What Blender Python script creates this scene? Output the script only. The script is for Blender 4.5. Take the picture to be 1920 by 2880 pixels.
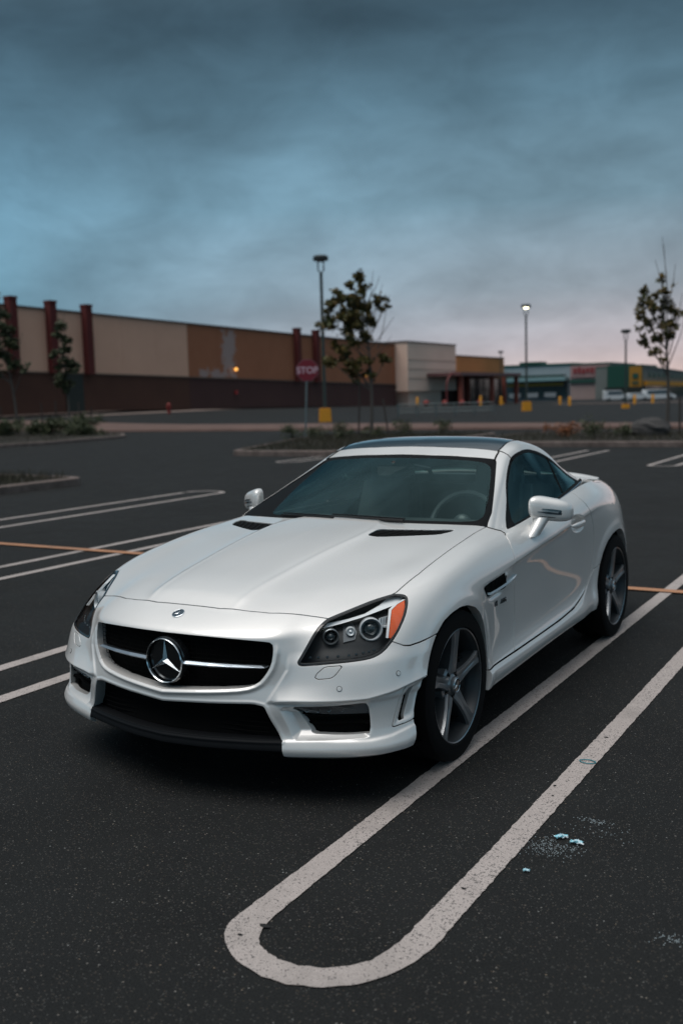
import bpy, bmesh, math, random
import numpy as np
from mathutils import Vector, Matrix
random.seed(7); rng = np.random.default_rng(7)
PI = math.pi
for o in list(bpy.data.objects): bpy.data.objects.remove(o)
SC = bpy.context.scene; COL = SC.collection

# ---------------------------------------------------------------- camera
# ground frame: x to the white car's left, y towards its rear, origin under its front axle
CAM = (2.5688, -3.8093, 1.5475); YAW, PITCH, ROLL = -0.53257, -0.11320, -0.02782
cam = bpy.data.cameras.new('camera'); camo = bpy.data.objects.new('camera', cam); COL.objects.link(camo)
Fw = Vector((math.sin(YAW)*math.cos(PITCH), math.cos(YAW)*math.cos(PITCH), math.sin(PITCH)))
R0 = Vector((math.cos(YAW), -math.sin(YAW), 0)); U0 = R0.cross(Fw)
Rv = R0*math.cos(ROLL)+U0*math.sin(ROLL); Uv = -R0*math.sin(ROLL)+U0*math.cos(ROLL)
camo.matrix_world = Matrix(((Rv.x, Uv.x, -Fw.x, CAM[0]), (Rv.y, Uv.y, -Fw.y, CAM[1]), (Rv.z, Uv.z, -Fw.z, CAM[2]), (0, 0, 0, 1)))
cam.sensor_fit = 'VERTICAL'; cam.sensor_height = 36.0; cam.lens = 35.23
cam.clip_start = 0.05; cam.clip_end = 3000
cam.dof.use_dof = True; cam.dof.focus_distance = 4.05; cam.dof.aperture_fstop = 2.2
SC.camera = camo
SC.view_settings.view_transform = 'Standard'; SC.view_settings.look = 'None'
SC.view_settings.gamma = 1; SC.view_settings.use_curve_mapping = False; SC.view_settings.exposure = 0.40
SC.cycles.max_bounces = 8; SC.cycles.transparent_max_bounces = 16; SC.cycles.use_denoising = True
SC.cycles.sample_clamp_indirect = 4

# ---------------------------------------------------------------- sky: heavy dusk cloud over a pale pinkish horizon
W = bpy.data.worlds.new('World'); SC.world = W; W.use_nodes = True
nt = W.node_tree; N = nt.nodes; L = nt.links; N.clear()
def nd(t, **k):
    n = N.new(t)
    for a, b in k.items(): setattr(n, a, b)
    return n
def mth(op, a, b=None, c=None, clamp=False):
    n = nd('ShaderNodeMath', operation=op); n.use_clamp = clamp
    for i, v in enumerate((a, b, c)):
        if v is None: continue
        if isinstance(v, (int, float)): n.inputs[i].default_value = v
        else: L.new(v, n.inputs[i])
    return n.outputs[0]
def mixc(f, a, b, mode='MIX'):
    n = nd('ShaderNodeMix', data_type='RGBA', blend_type=mode)
    if isinstance(f, (int, float)): n.inputs[0].default_value = f
    else: L.new(f, n.inputs[0])
    for i, v in ((6, a), (7, b)):
        if isinstance(v, tuple): n.inputs[i].default_value = (*v, 1)
        else: L.new(v, n.inputs[i])
    return n.outputs[2]
def ramp(f, stops, interp='LINEAR'):
    n = nd('ShaderNodeValToRGB'); L.new(f, n.inputs[0]); e = n.color_ramp.elements; n.color_ramp.interpolation = interp
    while len(e) < len(stops): e.new(0.5)
    for el, (p, c) in zip(e, stops): el.position = p; el.color = (*c, 1) if len(c) == 3 else c
    return n.outputs[0]
def srgb(r, g, b):
    f = lambda v: (v/255/12.92) if v/255 <= .04045 else ((v/255+.055)/1.055)**2.4
    return (f(r), f(g), f(b))
SUN_EL, SUN_ROT = math.radians(70), math.radians(206.6)
nish = nd('ShaderNodeTexSky', sky_type='NISHITA'); nish.sun_disc = False
nish.sun_elevation = SUN_EL; nish.sun_rotation = SUN_ROT; nish.air_density = 1.5; nish.dust_density = 3
tc = nd('ShaderNodeTexCoord'); sx = nd('ShaderNodeSeparateXYZ'); L.new(tc.outputs['Generated'], sx.inputs[0])
X, Y, Z = sx.outputs
# azimuth weight: 1 towards the bright gap in the cloud (right of the far stores), 0 away from it
azr = mth('ADD', mth('MULTIPLY', X, math.sin(-0.05)), mth('MULTIPLY', Y, math.cos(-0.05)))
hz = mth('SQRT', mth('ADD', mth('MULTIPLY', X, X), mth('MULTIPLY', Y, Y)))
azr = mth('DIVIDE', azr, mth('MAXIMUM', hz, 0.001))
warm = mth('POWER', mth('MAXIMUM', mth('MULTIPLY_ADD', azr, 1/.30, 1-1/.30), 0.0), 1.0, clamp=True)
zc = mth('MAXIMUM', Z, 0.0)
left = ramp(zc, [(0.0, srgb(110, 147, 165)), (0.06, srgb(108, 146, 165)), (0.13, srgb(102, 140, 160)), (0.22, srgb(86, 120, 139)), (0.33, srgb(57, 80, 94)), (0.42, srgb(76, 98, 111)), (0.62, srgb(140, 151, 158)), (0.95, srgb(200, 203, 206))])
right = ramp(zc, [(0.0, srgb(204, 176, 166)), (0.045, srgb(180, 170, 174)), (0.10, srgb(150, 160, 170)), (0.18, srgb(110, 137, 152)), (0.27, srgb(84, 113, 129)), (0.34, srgb(58, 81, 95)), (0.42, srgb(76, 98, 111)), (0.62, srgb(140, 151, 158)), (0.95, srgb(200, 203, 206))])
base = mixc(warm, left, right)
mp = nd('ShaderNodeMapping'); L.new(tc.outputs['Generated'], mp.inputs[0]); mp.inputs['Scale'].default_value = (2.0, 2.0, 4.0); mp.inputs['Rotation'].default_value = (.15, .62, .4)
n1 = nd('ShaderNodeTexNoise'); L.new(mp.outputs[0], n1.inputs[0]); n1.inputs['Scale'].default_value = 1.7; n1.inputs['Detail'].default_value = 6; n1.inputs['Roughness'].default_value = .52; n1.inputs['Distortion'].default_value = .25
mp2 = nd('ShaderNodeMapping'); L.new(tc.outputs['Generated'], mp2.inputs[0]); mp2.inputs['Scale'].default_value = (1.5, 1.5, 13); mp2.inputs['Rotation'].default_value = (.06, -.05, 0)
n2 = nd('ShaderNodeTexNoise'); L.new(mp2.outputs[0], n2.inputs[0]); n2.inputs['Scale'].default_value = 2.6; n2.inputs['Detail'].default_value = 4; n2.inputs['Roughness'].default_value = .5
c1 = mth('MULTIPLY_ADD', n1.outputs[0], 1.75, .15)
c2 = mth('MULTIPLY_ADD', n2.outputs[0], .28, .86)
n3 = nd('ShaderNodeTexNoise'); L.new(mp.outputs[0], n3.inputs[0]); n3.inputs['Scale'].default_value = 5.5; n3.inputs['Detail'].default_value = 5; n3.inputs['Roughness'].default_value = .6; n3.inputs['Distortion'].default_value = .6
cl = mth('MULTIPLY', mth('MULTIPLY', c1, c2), mth('MULTIPLY_ADD', n3.outputs[0], .55, .725))
cloud = nd('ShaderNodeVectorMath', operation='SCALE'); L.new(base, cloud.inputs[0]); L.new(cl, cloud.inputs['Scale'])
ns = nd('ShaderNodeVectorMath', operation='SCALE'); L.new(nish.outputs[0], ns.inputs[0]); ns.inputs['Scale'].default_value = .05
allc = mixc(0.96, ns.outputs[0], cloud.outputs[0])
bg = nd('ShaderNodeBackground'); L.new(allc, bg.inputs[0]); bg.inputs[1].default_value = .88
ow = nd('ShaderNodeOutputWorld'); L.new(bg.outputs[0], ow.inputs[0])

# ---------------------------------------------------------------- sun: diffuse light through the cloud overhead
sl = bpy.data.lights.new('sun', 'SUN'); so = bpy.data.objects.new('sun', sl); COL.objects.link(so)
sl.energy = 1.5; sl.angle = math.radians(46); sl.color = (1.0, .95, .90)
sd = Vector((math.sin(SUN_ROT)*math.cos(SUN_EL), math.cos(SUN_ROT)*math.cos(SUN_EL), math.sin(SUN_EL)))
so.rotation_euler = sd.to_track_quat('Z', 'Y').to_euler()

# ---------------------------------------------------------------- helpers
def shader(name, color, rough=.6, metal=0.0, coat=0.0, spec=None, emit=None, strength=1.0):
    m = bpy.data.materials.new(name); m.use_nodes = True; p = m.node_tree.nodes['Principled BSDF']
    p.inputs['Base Color'].default_value = (*color, 1); p.inputs['Roughness'].default_value = rough
    p.inputs['Metallic'].default_value = metal; p.inputs['Coat Weight'].default_value = coat; p.inputs['Coat Roughness'].default_value = .04
    if spec is not None: p.inputs['Specular IOR Level'].default_value = spec
    if emit: p.inputs['Emission Color'].default_value = (*emit, 1); p.inputs['Emission Strength'].default_value = strength
    return m
class NB:
    """tiny node builder for a material"""
    def __init__(s, m): s.m = m; s.N = m.node_tree.nodes; s.L = m.node_tree.links; s.p = s.N['Principled BSDF']; s.o = s.N['Material Output']
    def n(s, t, **k):
        x = s.N.new(t)
        for a, b in k.items():
            if a.startswith('i_'): x.inputs[a[2:].replace('_', ' ')].default_value = b
            else: setattr(x, a, b)
        return x
    def l(s, a, b): s.L.new(a, b)
    def math(s, op, a, b=0.0, clamp=False):
        x = s.N.new('ShaderNodeMath'); x.operation = op; x.use_clamp = clamp
        for i, v in enumerate((a, b)):
            if isinstance(v, (int, float)): x.inputs[i].default_value = v
            else: s.L.new(v, x.inputs[i])
        return x.outputs[0]
    def mix(s, f, a, b, mode='MIX'):
        x = s.N.new('ShaderNodeMix'); x.data_type = 'RGBA'; x.blend_type = mode
        if isinstance(f, (int, float)): x.inputs[0].default_value = f
        else: s.L.new(f, x.inputs[0])
        for i, v in ((6, a), (7, b)):
            if isinstance(v, tuple): x.inputs[i].default_value = (*v[:3], 1)
            else: s.L.new(v, x.inputs[i])
        return x.outputs[2]
    def ramp(s, f, a, b): 
        x = s.N.new('ShaderNodeMapRange'); x.inputs[1].default_value = a; x.inputs[2].default_value = b; s.L.new(f, x.inputs[0]); return x.outputs[0]
    def noise(s, scale, detail=3, rough=.55, vec=None, out=0):
        x = s.N.new('ShaderNodeTexNoise'); x.inputs['Scale'].default_value = scale; x.inputs['Detail'].default_value = detail; x.inputs['Roughness'].default_value = rough
        if vec is None:
            t = s.N.new('ShaderNodeTexCoord'); vec = t.outputs['Object']
        s.L.new(vec, x.inputs['Vector']); return x.outputs[out]
    def bump(s, h, strength=.3, dist=.01):
        x = s.N.new('ShaderNodeBump'); x.inputs['Strength'].default_value = strength; x.inputs['Distance'].default_value = dist; s.L.new(h, x.inputs['Height']); s.L.new(x.outputs[0], s.p.inputs['Normal']); return x
def link(o, parent=None, label=None, cat=None, group=None, kind=None):
    COL.objects.link(o)
    if parent is not None: o.parent = parent
    if label: o['label'] = label
    if cat: o['category'] = cat
    if group: o['group'] = group
    if kind: o['kind'] = kind
    return o
def empty(name, loc=(0, 0, 0), rz=0, **k):
    o = bpy.data.objects.new(name, None); o.location = loc; o.rotation_euler = (0, 0, rz); o.empty_display_size = .2
    return link(o, **k)
def npmesh(name, V, T, mat, parent=None, nrm=None, smooth=True, **k):
    me = bpy.data.meshes.new(name); V = np.asarray(V, np.float32); T = np.asarray(T, np.int32); k_ = T.shape[1]
    me.vertices.add(len(V)); me.vertices.foreach_set('co', V.ravel())
    me.loops.add(T.size); me.loops.foreach_set('vertex_index', T.ravel())
    me.polygons.add(len(T)); me.polygons.foreach_set('loop_start', np.arange(0, T.size, k_, dtype=np.int32))
    me.polygons.foreach_set('use_smooth', np.full(len(T), smooth)); me.update(calc_edges=True); me.validate()
    if nrm is not None and len(me.vertices) == len(nrm): me.normals_split_custom_set_from_vertices([tuple(x) for x in np.asarray(nrm, float)])
    if mat: me.materials.append(mat)
    return link(bpy.data.objects.new(name, me), parent, **k)
class MB:
    """collects primitives in one bmesh"""
    def __init__(s): s.b = bmesh.new()
    def box(s, c, d, rot=None, taper=None, bev=0):
        r = bmesh.ops.create_cube(s.b, size=1.0); vs = r['verts']
        for v in vs:
            v.co = Vector((v.co.x*d[0], v.co.y*d[1], v.co.z*d[2]))
            if taper and v.co.z > 0: v.co.x *= taper[0]; v.co.y *= taper[1]
        if bev:
            es = list({e for v in vs for e in v.link_edges}); rr = bmesh.ops.bevel(s.b, geom=es, offset=bev, segments=2, affect='EDGES'); vs = list(set(rr['verts']) | {v for v in vs if v.is_valid})
        M = Matrix.Translation(Vector(c)) @ (rot.to_4x4() if rot is not None else Matrix())
        bmesh.ops.transform(s.b, matrix=M, verts=[v for v in vs if v.is_valid]); return s
    def tube(s, pts, r, seg=8, cap=True):
        pts = [Vector(p) for p in pts]; n = len(pts); rr = r if isinstance(r, (list, tuple)) else [r]*n; rings = []
        up = None
        for i, p in enumerate(pts):
            t = (pts[min(i+1, n-1)]-pts[max(i-1, 0)]).normalized()
            if up is None: up = Vector((0, 0, 1)) if abs(t.z) < .9 else Vector((1, 0, 0))
            a = t.cross(up).normalized(); b = t.cross(a).normalized(); up = a.cross(t)
            rings.append([s.b.verts.new(p+(a*math.cos(q)+b*math.sin(q))*rr[i]) for q in [2*PI*k/seg for k in range(seg)]])
        for A, B in zip(rings, rings[1:]):
            for k in range(seg): s.b.faces.new((A[k], A[(k+1) % seg], B[(k+1) % seg], B[k]))
        if cap and n > 1:
            s.b.faces.new(rings[0][::-1]); s.b.faces.new(rings[-1])
        return s
    def lathe(s, prof, axis=(0, 0, 1), c=(0, 0, 0), seg=32, close=False):
        ax = Vector(axis).normalized(); u = ax.orthogonal().normalized(); v = ax.cross(u); c = Vector(c); R = []
        for (r, h) in prof:
            R.append([s.b.verts.new(c+ax*h+(u*math.cos(q)+v*math.sin(q))*max(r, 1e-5)) for q in [2*PI*k/seg for k in range(seg)]])
        P = list(zip(R, R[1:]))+([(R[-1], R[0])] if close else [])
        for A, B in P:
            for k in range(seg): s.b.faces.new((A[k], A[(k+1) % seg], B[(k+1) % seg], B[k]))
        return s
    def prism(s, poly, d, both=True):
        """polygon of 3D points extruded by vector d"""
        d = Vector(d); A = [s.b.verts.new(Vector(p)) for p in poly]; B = [s.b.verts.new(Vector(p)+d) for p in poly]; n = len(A)
        s.b.faces.new(A[::-1]); s.b.faces.new(B)
        for i in range(n): s.b.faces.new((A[i], A[(i+1) % n], B[(i+1) % n], B[i]))
        return s
    def ball(s, c, r, seg=16, rings=10, jit=0):
        q = bmesh.ops.create_uvsphere(s.b, u_segments=seg, v_segments=rings, radius=1)
        r = r if isinstance(r, (tuple, list)) else (r, r, r)
        for v in q['verts']:
            f = 1+random.uniform(-jit, jit); v.co = Vector((v.co.x*r[0]*f, v.co.y*r[1]*f, v.co.z*r[2]*f))+Vector(c)
        return s
    def build(s, name, mat, parent=None, smooth=False, recalc=True, **k):
        if recalc: bmesh.ops.recalc_face_normals(s.b, faces=s.b.faces)
        me = bpy.data.meshes.new(name); s.b.to_mesh(me); s.b.free()
        if smooth:
            me.polygons.foreach_set('use_smooth', np.ones(len(me.polygons), bool))
            me.set_sharp_from_angle(angle=math.radians(38))
        if mat: me.materials.append(mat)
        return link(bpy.data.objects.new(name, me), parent, **k)

# ================================================================ ground
def ss(x): x = min(max(x, 0.), 1.); return x*x*(3-2*x)
def gh_(x, y):
    """height of the ground: level round the car, rising to the left store, falling away beyond"""
    a = ss((-x-40)/24)
    return a*float(np.interp(y, [25, 60, 80, 120, 155, 220, 400], [0, .5, .70, .28, -.42, -.5, -1.0]))+(1-a)*float(np.interp(y, [55, 100, 160, 400], [0, -.33, -.5, -1.0]))
asph = shader('weathered asphalt', (.03, .03, .03), .8); nb = NB(asph)
tcn = nb.n('ShaderNodeTexCoord').outputs['Object']
big = nb.noise(.55, 5, .7, tcn); mid = nb.noise(3.0, 4, .6, tcn); fine = nb.noise(160, 2, .6, tcn)
v1 = nb.n('ShaderNodeTexVoronoi'); v1.inputs['Scale'].default_value = 175; nb.l(tcn, v1.inputs[0]); v2 = nb.n('ShaderNodeTexVoronoi'); v2.inputs['Scale'].default_value = 85; nb.l(tcn, v2.inputs[0])
sep = nb.n('ShaderNodeSeparateColor'); nb.l(v1.outputs['Color'], sep.inputs[0]); sep2 = nb.n('ShaderNodeSeparateColor'); nb.l(v2.outputs['Color'], sep2.inputs[0])
c = nb.mix(nb.ramp(mid, .3, .7), (.0045, .0048, .0052), (.0100, .0104, .0106)); c = nb.mix(nb.ramp(big, .35, .65), c, nb.mix(.45, c, (.020, .0225, .024)))
c = nb.mix(nb.ramp(fine, .3, .7), c, nb.mix(.5, c, (.034, .036, .036)))
spk = nb.math('MULTIPLY', nb.math('GREATER_THAN', sep.outputs[0], .86), nb.math('LESS_THAN', v1.outputs['Distance'], .46))
c = nb.mix(nb.math('MULTIPLY', spk, .75), c, nb.mix(sep.outputs[1], (.080, .084, .084), (.070, .056, .044)))
spk2 = nb.math('MULTIPLY', nb.math('GREATER_THAN', sep2.outputs[0], .962), nb.math('LESS_THAN', v2.outputs['Distance'], .26))
c = nb.mix(nb.math('MULTIPLY', spk2, .7), c, nb.mix(sep2.outputs[1], (.24, .25, .25), (.18, .14, .10)))
nb.l(c, nb.p.inputs['Base Color']); nb.bump(nb.math('ADD', nb.math('MULTIPLY', v1.outputs['Distance'], .8), fine), .55, .004)
nb.l(nb.math('ADD', nb.math('MULTIPLY', nb.ramp(mid, .3, .7), .12), .70), nb.p.inputs['Roughness']); nb.p.inputs['Specular IOR Level'].default_value = .10
xs = [-700, -400, -250, -160, -110, -90]+list(range(-84, 30, 4))+[60, 150, 400, 700]; ys = [-300, -60, -20]+list(range(0, 180, 5))+[200, 240, 300, 400, 600, 1200]
V = np.array([(x, y, gh_(x, y)) for x in xs for y in ys]); F = []
for i in range(len(xs)-1):
    for j in range(len(ys)-1): F.append((i*len(ys)+j, (i+1)*len(ys)+j, (i+1)*len(ys)+j+1, i*len(ys)+j+1))
npmesh('ground', V, np.array(F), asph, kind='structure')

def linepaint(name, col, wear):
    m = shader(name, col, .75); nb = NB(m); t = nb.n('ShaderNodeTexCoord').outputs['Object']
    f1 = nb.noise(110, 3, .7, t); f2 = nb.noise(4, 4, .6, t); v = nb.n('ShaderNodeTexVoronoi'); v.inputs['Scale'].default_value = 120; nb.l(t, v.inputs[0])
    s = nb.n('ShaderNodeSeparateColor'); nb.l(v.outputs['Color'], s.inputs[0])
    worn = nb.math('GREATER_THAN', nb.math('ADD', f1, nb.math('MULTIPLY', f2, .25)), wear)
    pit = nb.math('MULTIPLY', nb.math('GREATER_THAN', s.outputs[0], .925), nb.math('LESS_THAN', v.outputs['Distance'], .38))
    c = nb.mix(nb.ramp(f2, .3, .7), tuple(q*.86 for q in col), tuple(min(1, q*1.08) for q in col)); scf = nb.noise(1.6, 5, .75, t); c = nb.mix(nb.math('MULTIPLY', nb.ramp(scf, .52, .72), .45), c, (.13, .12, .11)); c = nb.mix(nb.ramp(f1, .35, .65), nb.mix(.4, c, (.12, .11, .10)), c)
    c = nb.mix(nb.math('MAXIMUM', nb.math('MULTIPLY', worn, .8), nb.math('MULTIPLY', pit, .7)), c, (.04, .04, .04)); nb.l(c, nb.p.inputs['Base Color']); nb.bump(nb.math('ADD', f1, v.outputs['Distance']), .5, .003); return m
whitep = linepaint('worn white line paint', (.50, .445, .425), .72); orangep = linepaint('worn orange line paint', (.50, .235, .115), .80)
def resamp(P, step):
    P = np.asarray(P, float); d = np.r_[0, np.cumsum(np.linalg.norm(np.diff(P, axis=0), axis=1))]; n = max(2, int(d[-1]/step)); t = np.linspace(0, d[-1], n); return np.stack([np.interp(t, d, P[:, k]) for k in range(P.shape[1])], 1)
def strip(name, A, B, mat, z=.004, jit=.0, **k):
    A = np.asarray(A, float); B = np.asarray(B, float); n = len(A); V = np.zeros((2*n, 3)); J = rng.normal(0, 1, (2*n, 2))*jit; J[1:] = J[1:]*.6+J[:-1]*.4
    V[0::2, :2] = A; V[1::2, :2] = B; V[:, :2] += J; V[:, 2] = z+np.array([gh_(a, b) for a, b in V[:, :2]])
    F = [(2*i, 2*i+1, 2*i+3, 2*i+2) for i in range(n-1)]; o = npmesh(name, V, np.array(F), mat, kind='structure', **k)
    me = o.data; 
    if me.polygons[0].normal.z < 0: me.flip_normals()
    return o
def twin(name, x0, y0, y1, w=.10, gap=.40, loop0=True, loop1=True, step=.25, jit=.0015, tail=0):
    """two parallel white lines joined by a rounded loop at their ends"""
    R = (gap+2*w)/2; cx = x0+R; O = []; I = []
    n = 14
    if loop0:
        for k in range(n+1): a = PI*k/n; O.append((cx+R*math.cos(a), y0-(R*.75)*math.sin(a))); I.append((cx+(R-w)*math.cos(a), y0-((R-w)*.75)*math.sin(a)))
        O = O[::-1]; I = I[::-1]
    else: O = [(cx-R, y0)]; I = [(cx-R+w, y0)]
    ys_ = np.arange(y0+step, y1, step)
    if loop0:
        left_O, left_I = [(cx-R, y) for y in ys_][::-1], [(cx-R+w, y) for y in ys_][::-1]; right_O, right_I = [(cx+R, y) for y in ys_], [(cx+R-w, y) for y in ys_]
        O = left_O+O+right_O; I = left_I+I+right_I
    else:
        O = [(cx-R, y) for y in ys_][::-1]; I = [(cx-R+w, y) for y in ys_][::-1]
        # joined only at the far end
        O = [(cx-R, y) for y in ys_]; I = [(cx-R+w, y) for y in ys_]
    if loop1:
        arc = [(PI-PI*k/n) for k in range(n+1)]
        AO = [(cx+R*math.cos(a), y1+R*.75*math.sin(a)) for a in arc]; AI = [(cx+(R-w)*math.cos(a), y1+(R-w)*.75*math.sin(a)) for a in arc]
        if loop0: O = O+AO[::-1]; I = I+AI[::-1]
        else: O = O+AO+[(cx+R, y) for y in ys_[::-1]]; I = I+AI+[(cx+R-w, y) for y in ys_[::-1]]
    return strip(name, O, I, whitep, jit=jit)
# the bay line beside the car, ending in the big loop in front
Oo = [(.817, 10.0), (.817, 4), (.817, -.9), (.811, -1.5), (.813, -1.56), (.838, -1.615), (.885, -1.665), (.955, -1.715), (1.06, -1.742), (1.14, -1.742), (1.23, -1.712), (1.31, -1.655), (1.36, -1.58), (1.395, -1.49), (1.41, -1.38), (1.410, -.9), (1.414, 4), (1.414, 10)]
Ii = [(.907, 10.0), (.908, 4), (.909, -.9), (.912, -1.46), (.916, -1.52), (.935, -1.575), (.965, -1.615), (1.01, -1.64), (1.06, -1.652), (1.12, -1.652), (1.19, -1.630), (1.245, -1.59), (1.285, -1.535), (1.303, -1.47), (1.312, -1.38), (1.319, -.9), (1.324, 4), (1.324, 10)]
def uni(P, n):
    P = np.asarray(P, float); out = []
    for i in range(len(P)-1):
        k = max(1, int(np.linalg.norm(P[i+1]-P[i])/.022)) if i in range(1, len(P)-2) else 60
        for t in np.arange(k)/k: out.append(P[i]*(1-t)+P[i+1]*t)
    return out
def pair(A, B):
    OA, OB = [], []
    for i in range(len(A)-1):
        L_ = math.dist(A[i], A[i+1]); k = max(1, int(L_/(.02 if max(A[i][1], A[i+1][1]) < 4.1 else .2)))
        for t in range(k): OA.append(tuple(np.array(A[i])*(1-t/k)+np.array(A[i+1])*t/k)); OB.append(tuple(np.array(B[i])*(1-t/k)+np.array(B[i+1])*t/k))
    OA.append(A[-1]); OB.append(B[-1]); return OA, OB
A_, B_ = pair(Oo, Ii); strip('white_line', A_, B_, whitep, jit=.0017)
twin('white_line', -2.22, -1.35, 9.9, gap=.41, step=.05)
twin('white_line', -5.26, -1.35, 9.9, gap=.44, step=.1); twin('white_line', -8.55, -1.35, 9.75, gap=.60, step=.2)
twin('white_line', 4.1, -1.35, 9.9, gap=.42, step=.2)
for x0, l0 in ((-11.6, True), (-8.4, True), (-5.25, True), (-2.45, True), (.8, True), (3.9, True)): twin('white_line', x0, 17.1, 22.8 if x0 != -5.25 else 22.3, gap=.45, step=.3, loop0=l0, loop1=False)
yy = resamp([(-40, 4.12), (-4, 4.01), (7, 4.03)], .1); strip('orange_line', yy, yy-[0, .11], orangep, z=.012, jit=.001)

# ---------------------------------------------------------------- planted islands, kerbs and the far verge
concrete = shader('kerb concrete', (.26, .21, .19), .85); nb = NB(concrete); nb.l(nb.mix(nb.ramp(nb.noise(3, 5, .7), .3, .7), (.065, .048, .042), (.20, .155, .14)), nb.p.inputs['Base Color']); nb.bump(nb.noise(40), .3, .01)
soil = shader('island turf', (.035, .035, .02), .95); nb = NB(soil); nb.l(nb.mix(nb.ramp(nb.noise(1.2, 5, .7), .35, .65), (.016, .009, .006), (.010, .011, .005)), nb.p.inputs['Base Color']); nb.bump(nb.noise(12, 4), .8, .05)
leafg = shader('dark leaves', (.03, .045, .018), .6); nb = NB(leafg); oi = nb.n('ShaderNodeObjectInfo'); gm_ = nb.n('ShaderNodeNewGeometry'); nb.l(nb.mix(gm_.outputs['Random Per Island'], (.028, .044, .018), (.062, .070, .026)), nb.p.inputs['Base Color']); nb.p.inputs['Transmission Weight'].default_value = 0
leafy = shader('autumn leaves', (.08, .05, .015), .6); nb = NB(leafy); gm_ = nb.n('ShaderNodeNewGeometry'); nb.l(nb.mix(gm_.outputs['Random Per Island'], (.050, .070, .020), (.16, .095, .020)), nb.p.inputs['Base Color'])
barkm = shader('bark', (.075, .065, .058), .9); nb = NB(barkm); nb.l(nb.mix(nb.noise(14, 4), (.04, .035, .03), (.12, .105, .095)), nb.p.inputs['Base Color'])
stakem = shader('weathered stake', (.05, .04, .035), .9); grassm = shader('grass', (.05, .065, .02), .8); nb = NB(grassm); gm_ = nb.n('ShaderNodeNewGeometry'); nb.l(nb.mix(gm_.outputs['Random Per Island'], (.010, .013, .004), (.034, .028, .010)), nb.p.inputs['Base Color'])
def island(poly, hk=.15, w=.18, label=''):
    poly = chaikin_(poly, 2); n = len(poly); c = np.mean(poly, 0); z0 = gh_(*c)
    m = bmesh.new(); rings = []
    q = np.array(poly); nx = np.roll(q, -1, 0)-np.roll(q, 1, 0); nx = np.stack([nx[:, 1], -nx[:, 0]], 1); nx /= np.linalg.norm(nx, axis=1, keepdims=True)
    area = .5*np.sum(q[:, 0]*np.roll(q[:, 1], -1)-np.roll(q[:, 0], -1)*q[:, 1]); nx = -nx if area > 0 else nx   # inward
    for off, z in ((0, -.05), (0, hk-.02), (.02, hk), (w, hk), (w, hk-.05)):
        rings.append([m.verts.new((*(q[i]+nx[i]*off), z0+z)) for i in range(n)])
    for A, B in zip(rings, rings[1:]):
        for i in range(n): m.faces.new((A[i], A[(i+1) % n], B[(i+1) % n], B[i]))
    me = bpy.data.meshes.new('kerb'); bmesh.ops.recalc_face_normals(m, faces=m.faces); m.to_mesh(me); m.free(); me.materials.append(concrete); link(bpy.data.objects.new('kerb', me), kind='structure')
    m = bmesh.new(); vs = [m.verts.new((*(q[i]+nx[i]*(w-.02)), z0+hk-.012)) for i in range(n)]; f = m.faces.new(vs); bmesh.ops.triangulate(m, faces=[f]); bmesh.ops.recalc_face_normals(m, faces=m.faces)
    me = bpy.data.meshes.new('planting_bed'); m.to_mesh(me); m.free()
    me.materials.append(soil); o = link(bpy.data.objects.new('planting_bed', me), kind='structure')
    if me.polygons[0].normal.z < 0: me.flip_normals()
    return q+nx*w, z0+hk
def chaikin_(p, it):
    p = np.asarray(p, float)
    for _ in range(it):
        q = np.roll(p, -1, 0); p = np.stack([p*.8+q*.2, p*.2+q*.8], 1).reshape(-1, 2)
    return p
def inside(x, y, poly):
    r = False; n = len(poly)
    for i in range(n):
        a, b = poly[i], poly[(i+1) % n]
        if (a[1] > y) != (b[1] > y) and x < (b[0]-a[0])*(y-a[1])/(b[1]-a[1])+a[0]: r = not r
    return r
def grass(name, poly, z, n, h=(.06, .16), lim=None, **k):
    V = []; F = []; lo, hi = poly.min(0), poly.max(0); c = 0; tries = 0
    while c < n and tries < n*20:
        tries += 1; x, y = random.uniform(lo[0], hi[0]), random.uniform(lo[1], hi[1])
        if lim and not lim(x, y): continue
        if not inside(x, y, poly): continue
        hh = random.uniform(*h)*random.choice((.6, 1, 1, 1.3)); a = random.uniform(0, 6.3); w = .006; lx, ly = random.gauss(0, .35)*hh, random.gauss(0, .35)*hh; i = len(V)
        V += [(x-w*math.cos(a), y-w*math.sin(a), z-.02), (x+w*math.cos(a), y+w*math.sin(a), z-.02), (x+lx, y+ly, z+hh)]; F.append((i, i+1, i+2)); c += 1
    return npmesh(name, np.array(V), np.array(F), grassm, kind='stuff', **k)
isl = {}
isl['mid'] = island([(-14.75, 19.5), (-14.4, 19.15), (-11.2, 19.15), (-10.8, 19.6), (-10.8, 30), (-11.2, 30.5), (-17.4, 30.3), (-18.1, 29.2)])
isl['right'] = island([(-10.0, 24.1), (-9.6, 23.85), (12, 23.85), (12, 30.5), (-9.6, 30.5), (-10.0, 30.2)])
isl['far left'] = island([(-29.4, 16), (-28.3, 21.2), (-27.7, 25.0), (-28.2, 26.6), (-29, 31.5), (-38, 36.6), (-48, 38), (-62, 30), (-50, 14)])
isl['near left'] = island([(-11.75, 3.0), (-11.65, 10.2), (-11.9, 10.7), (-16.5, 10.9), (-22, 9), (-22, 3)])
grass('grass', isl['near left'][0], isl['near left'][1], 9000, (.08, .2), lim=lambda x, y: y > 6, label='short rough grass on the small kerbed island at the left edge', cat='grass')
grass('grass', isl['mid'][0], isl['mid'][1], 9000, (.05, .16), label='patchy grass in the kerbed bed round the stop sign', cat='grass')
grass('grass', isl['far left'][0], isl['far left'][1], 9000, (.06, .2), lim=lambda x, y: x > -46, label='dark grass in the far kerbed bed under the two left trees', cat='grass')
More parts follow.
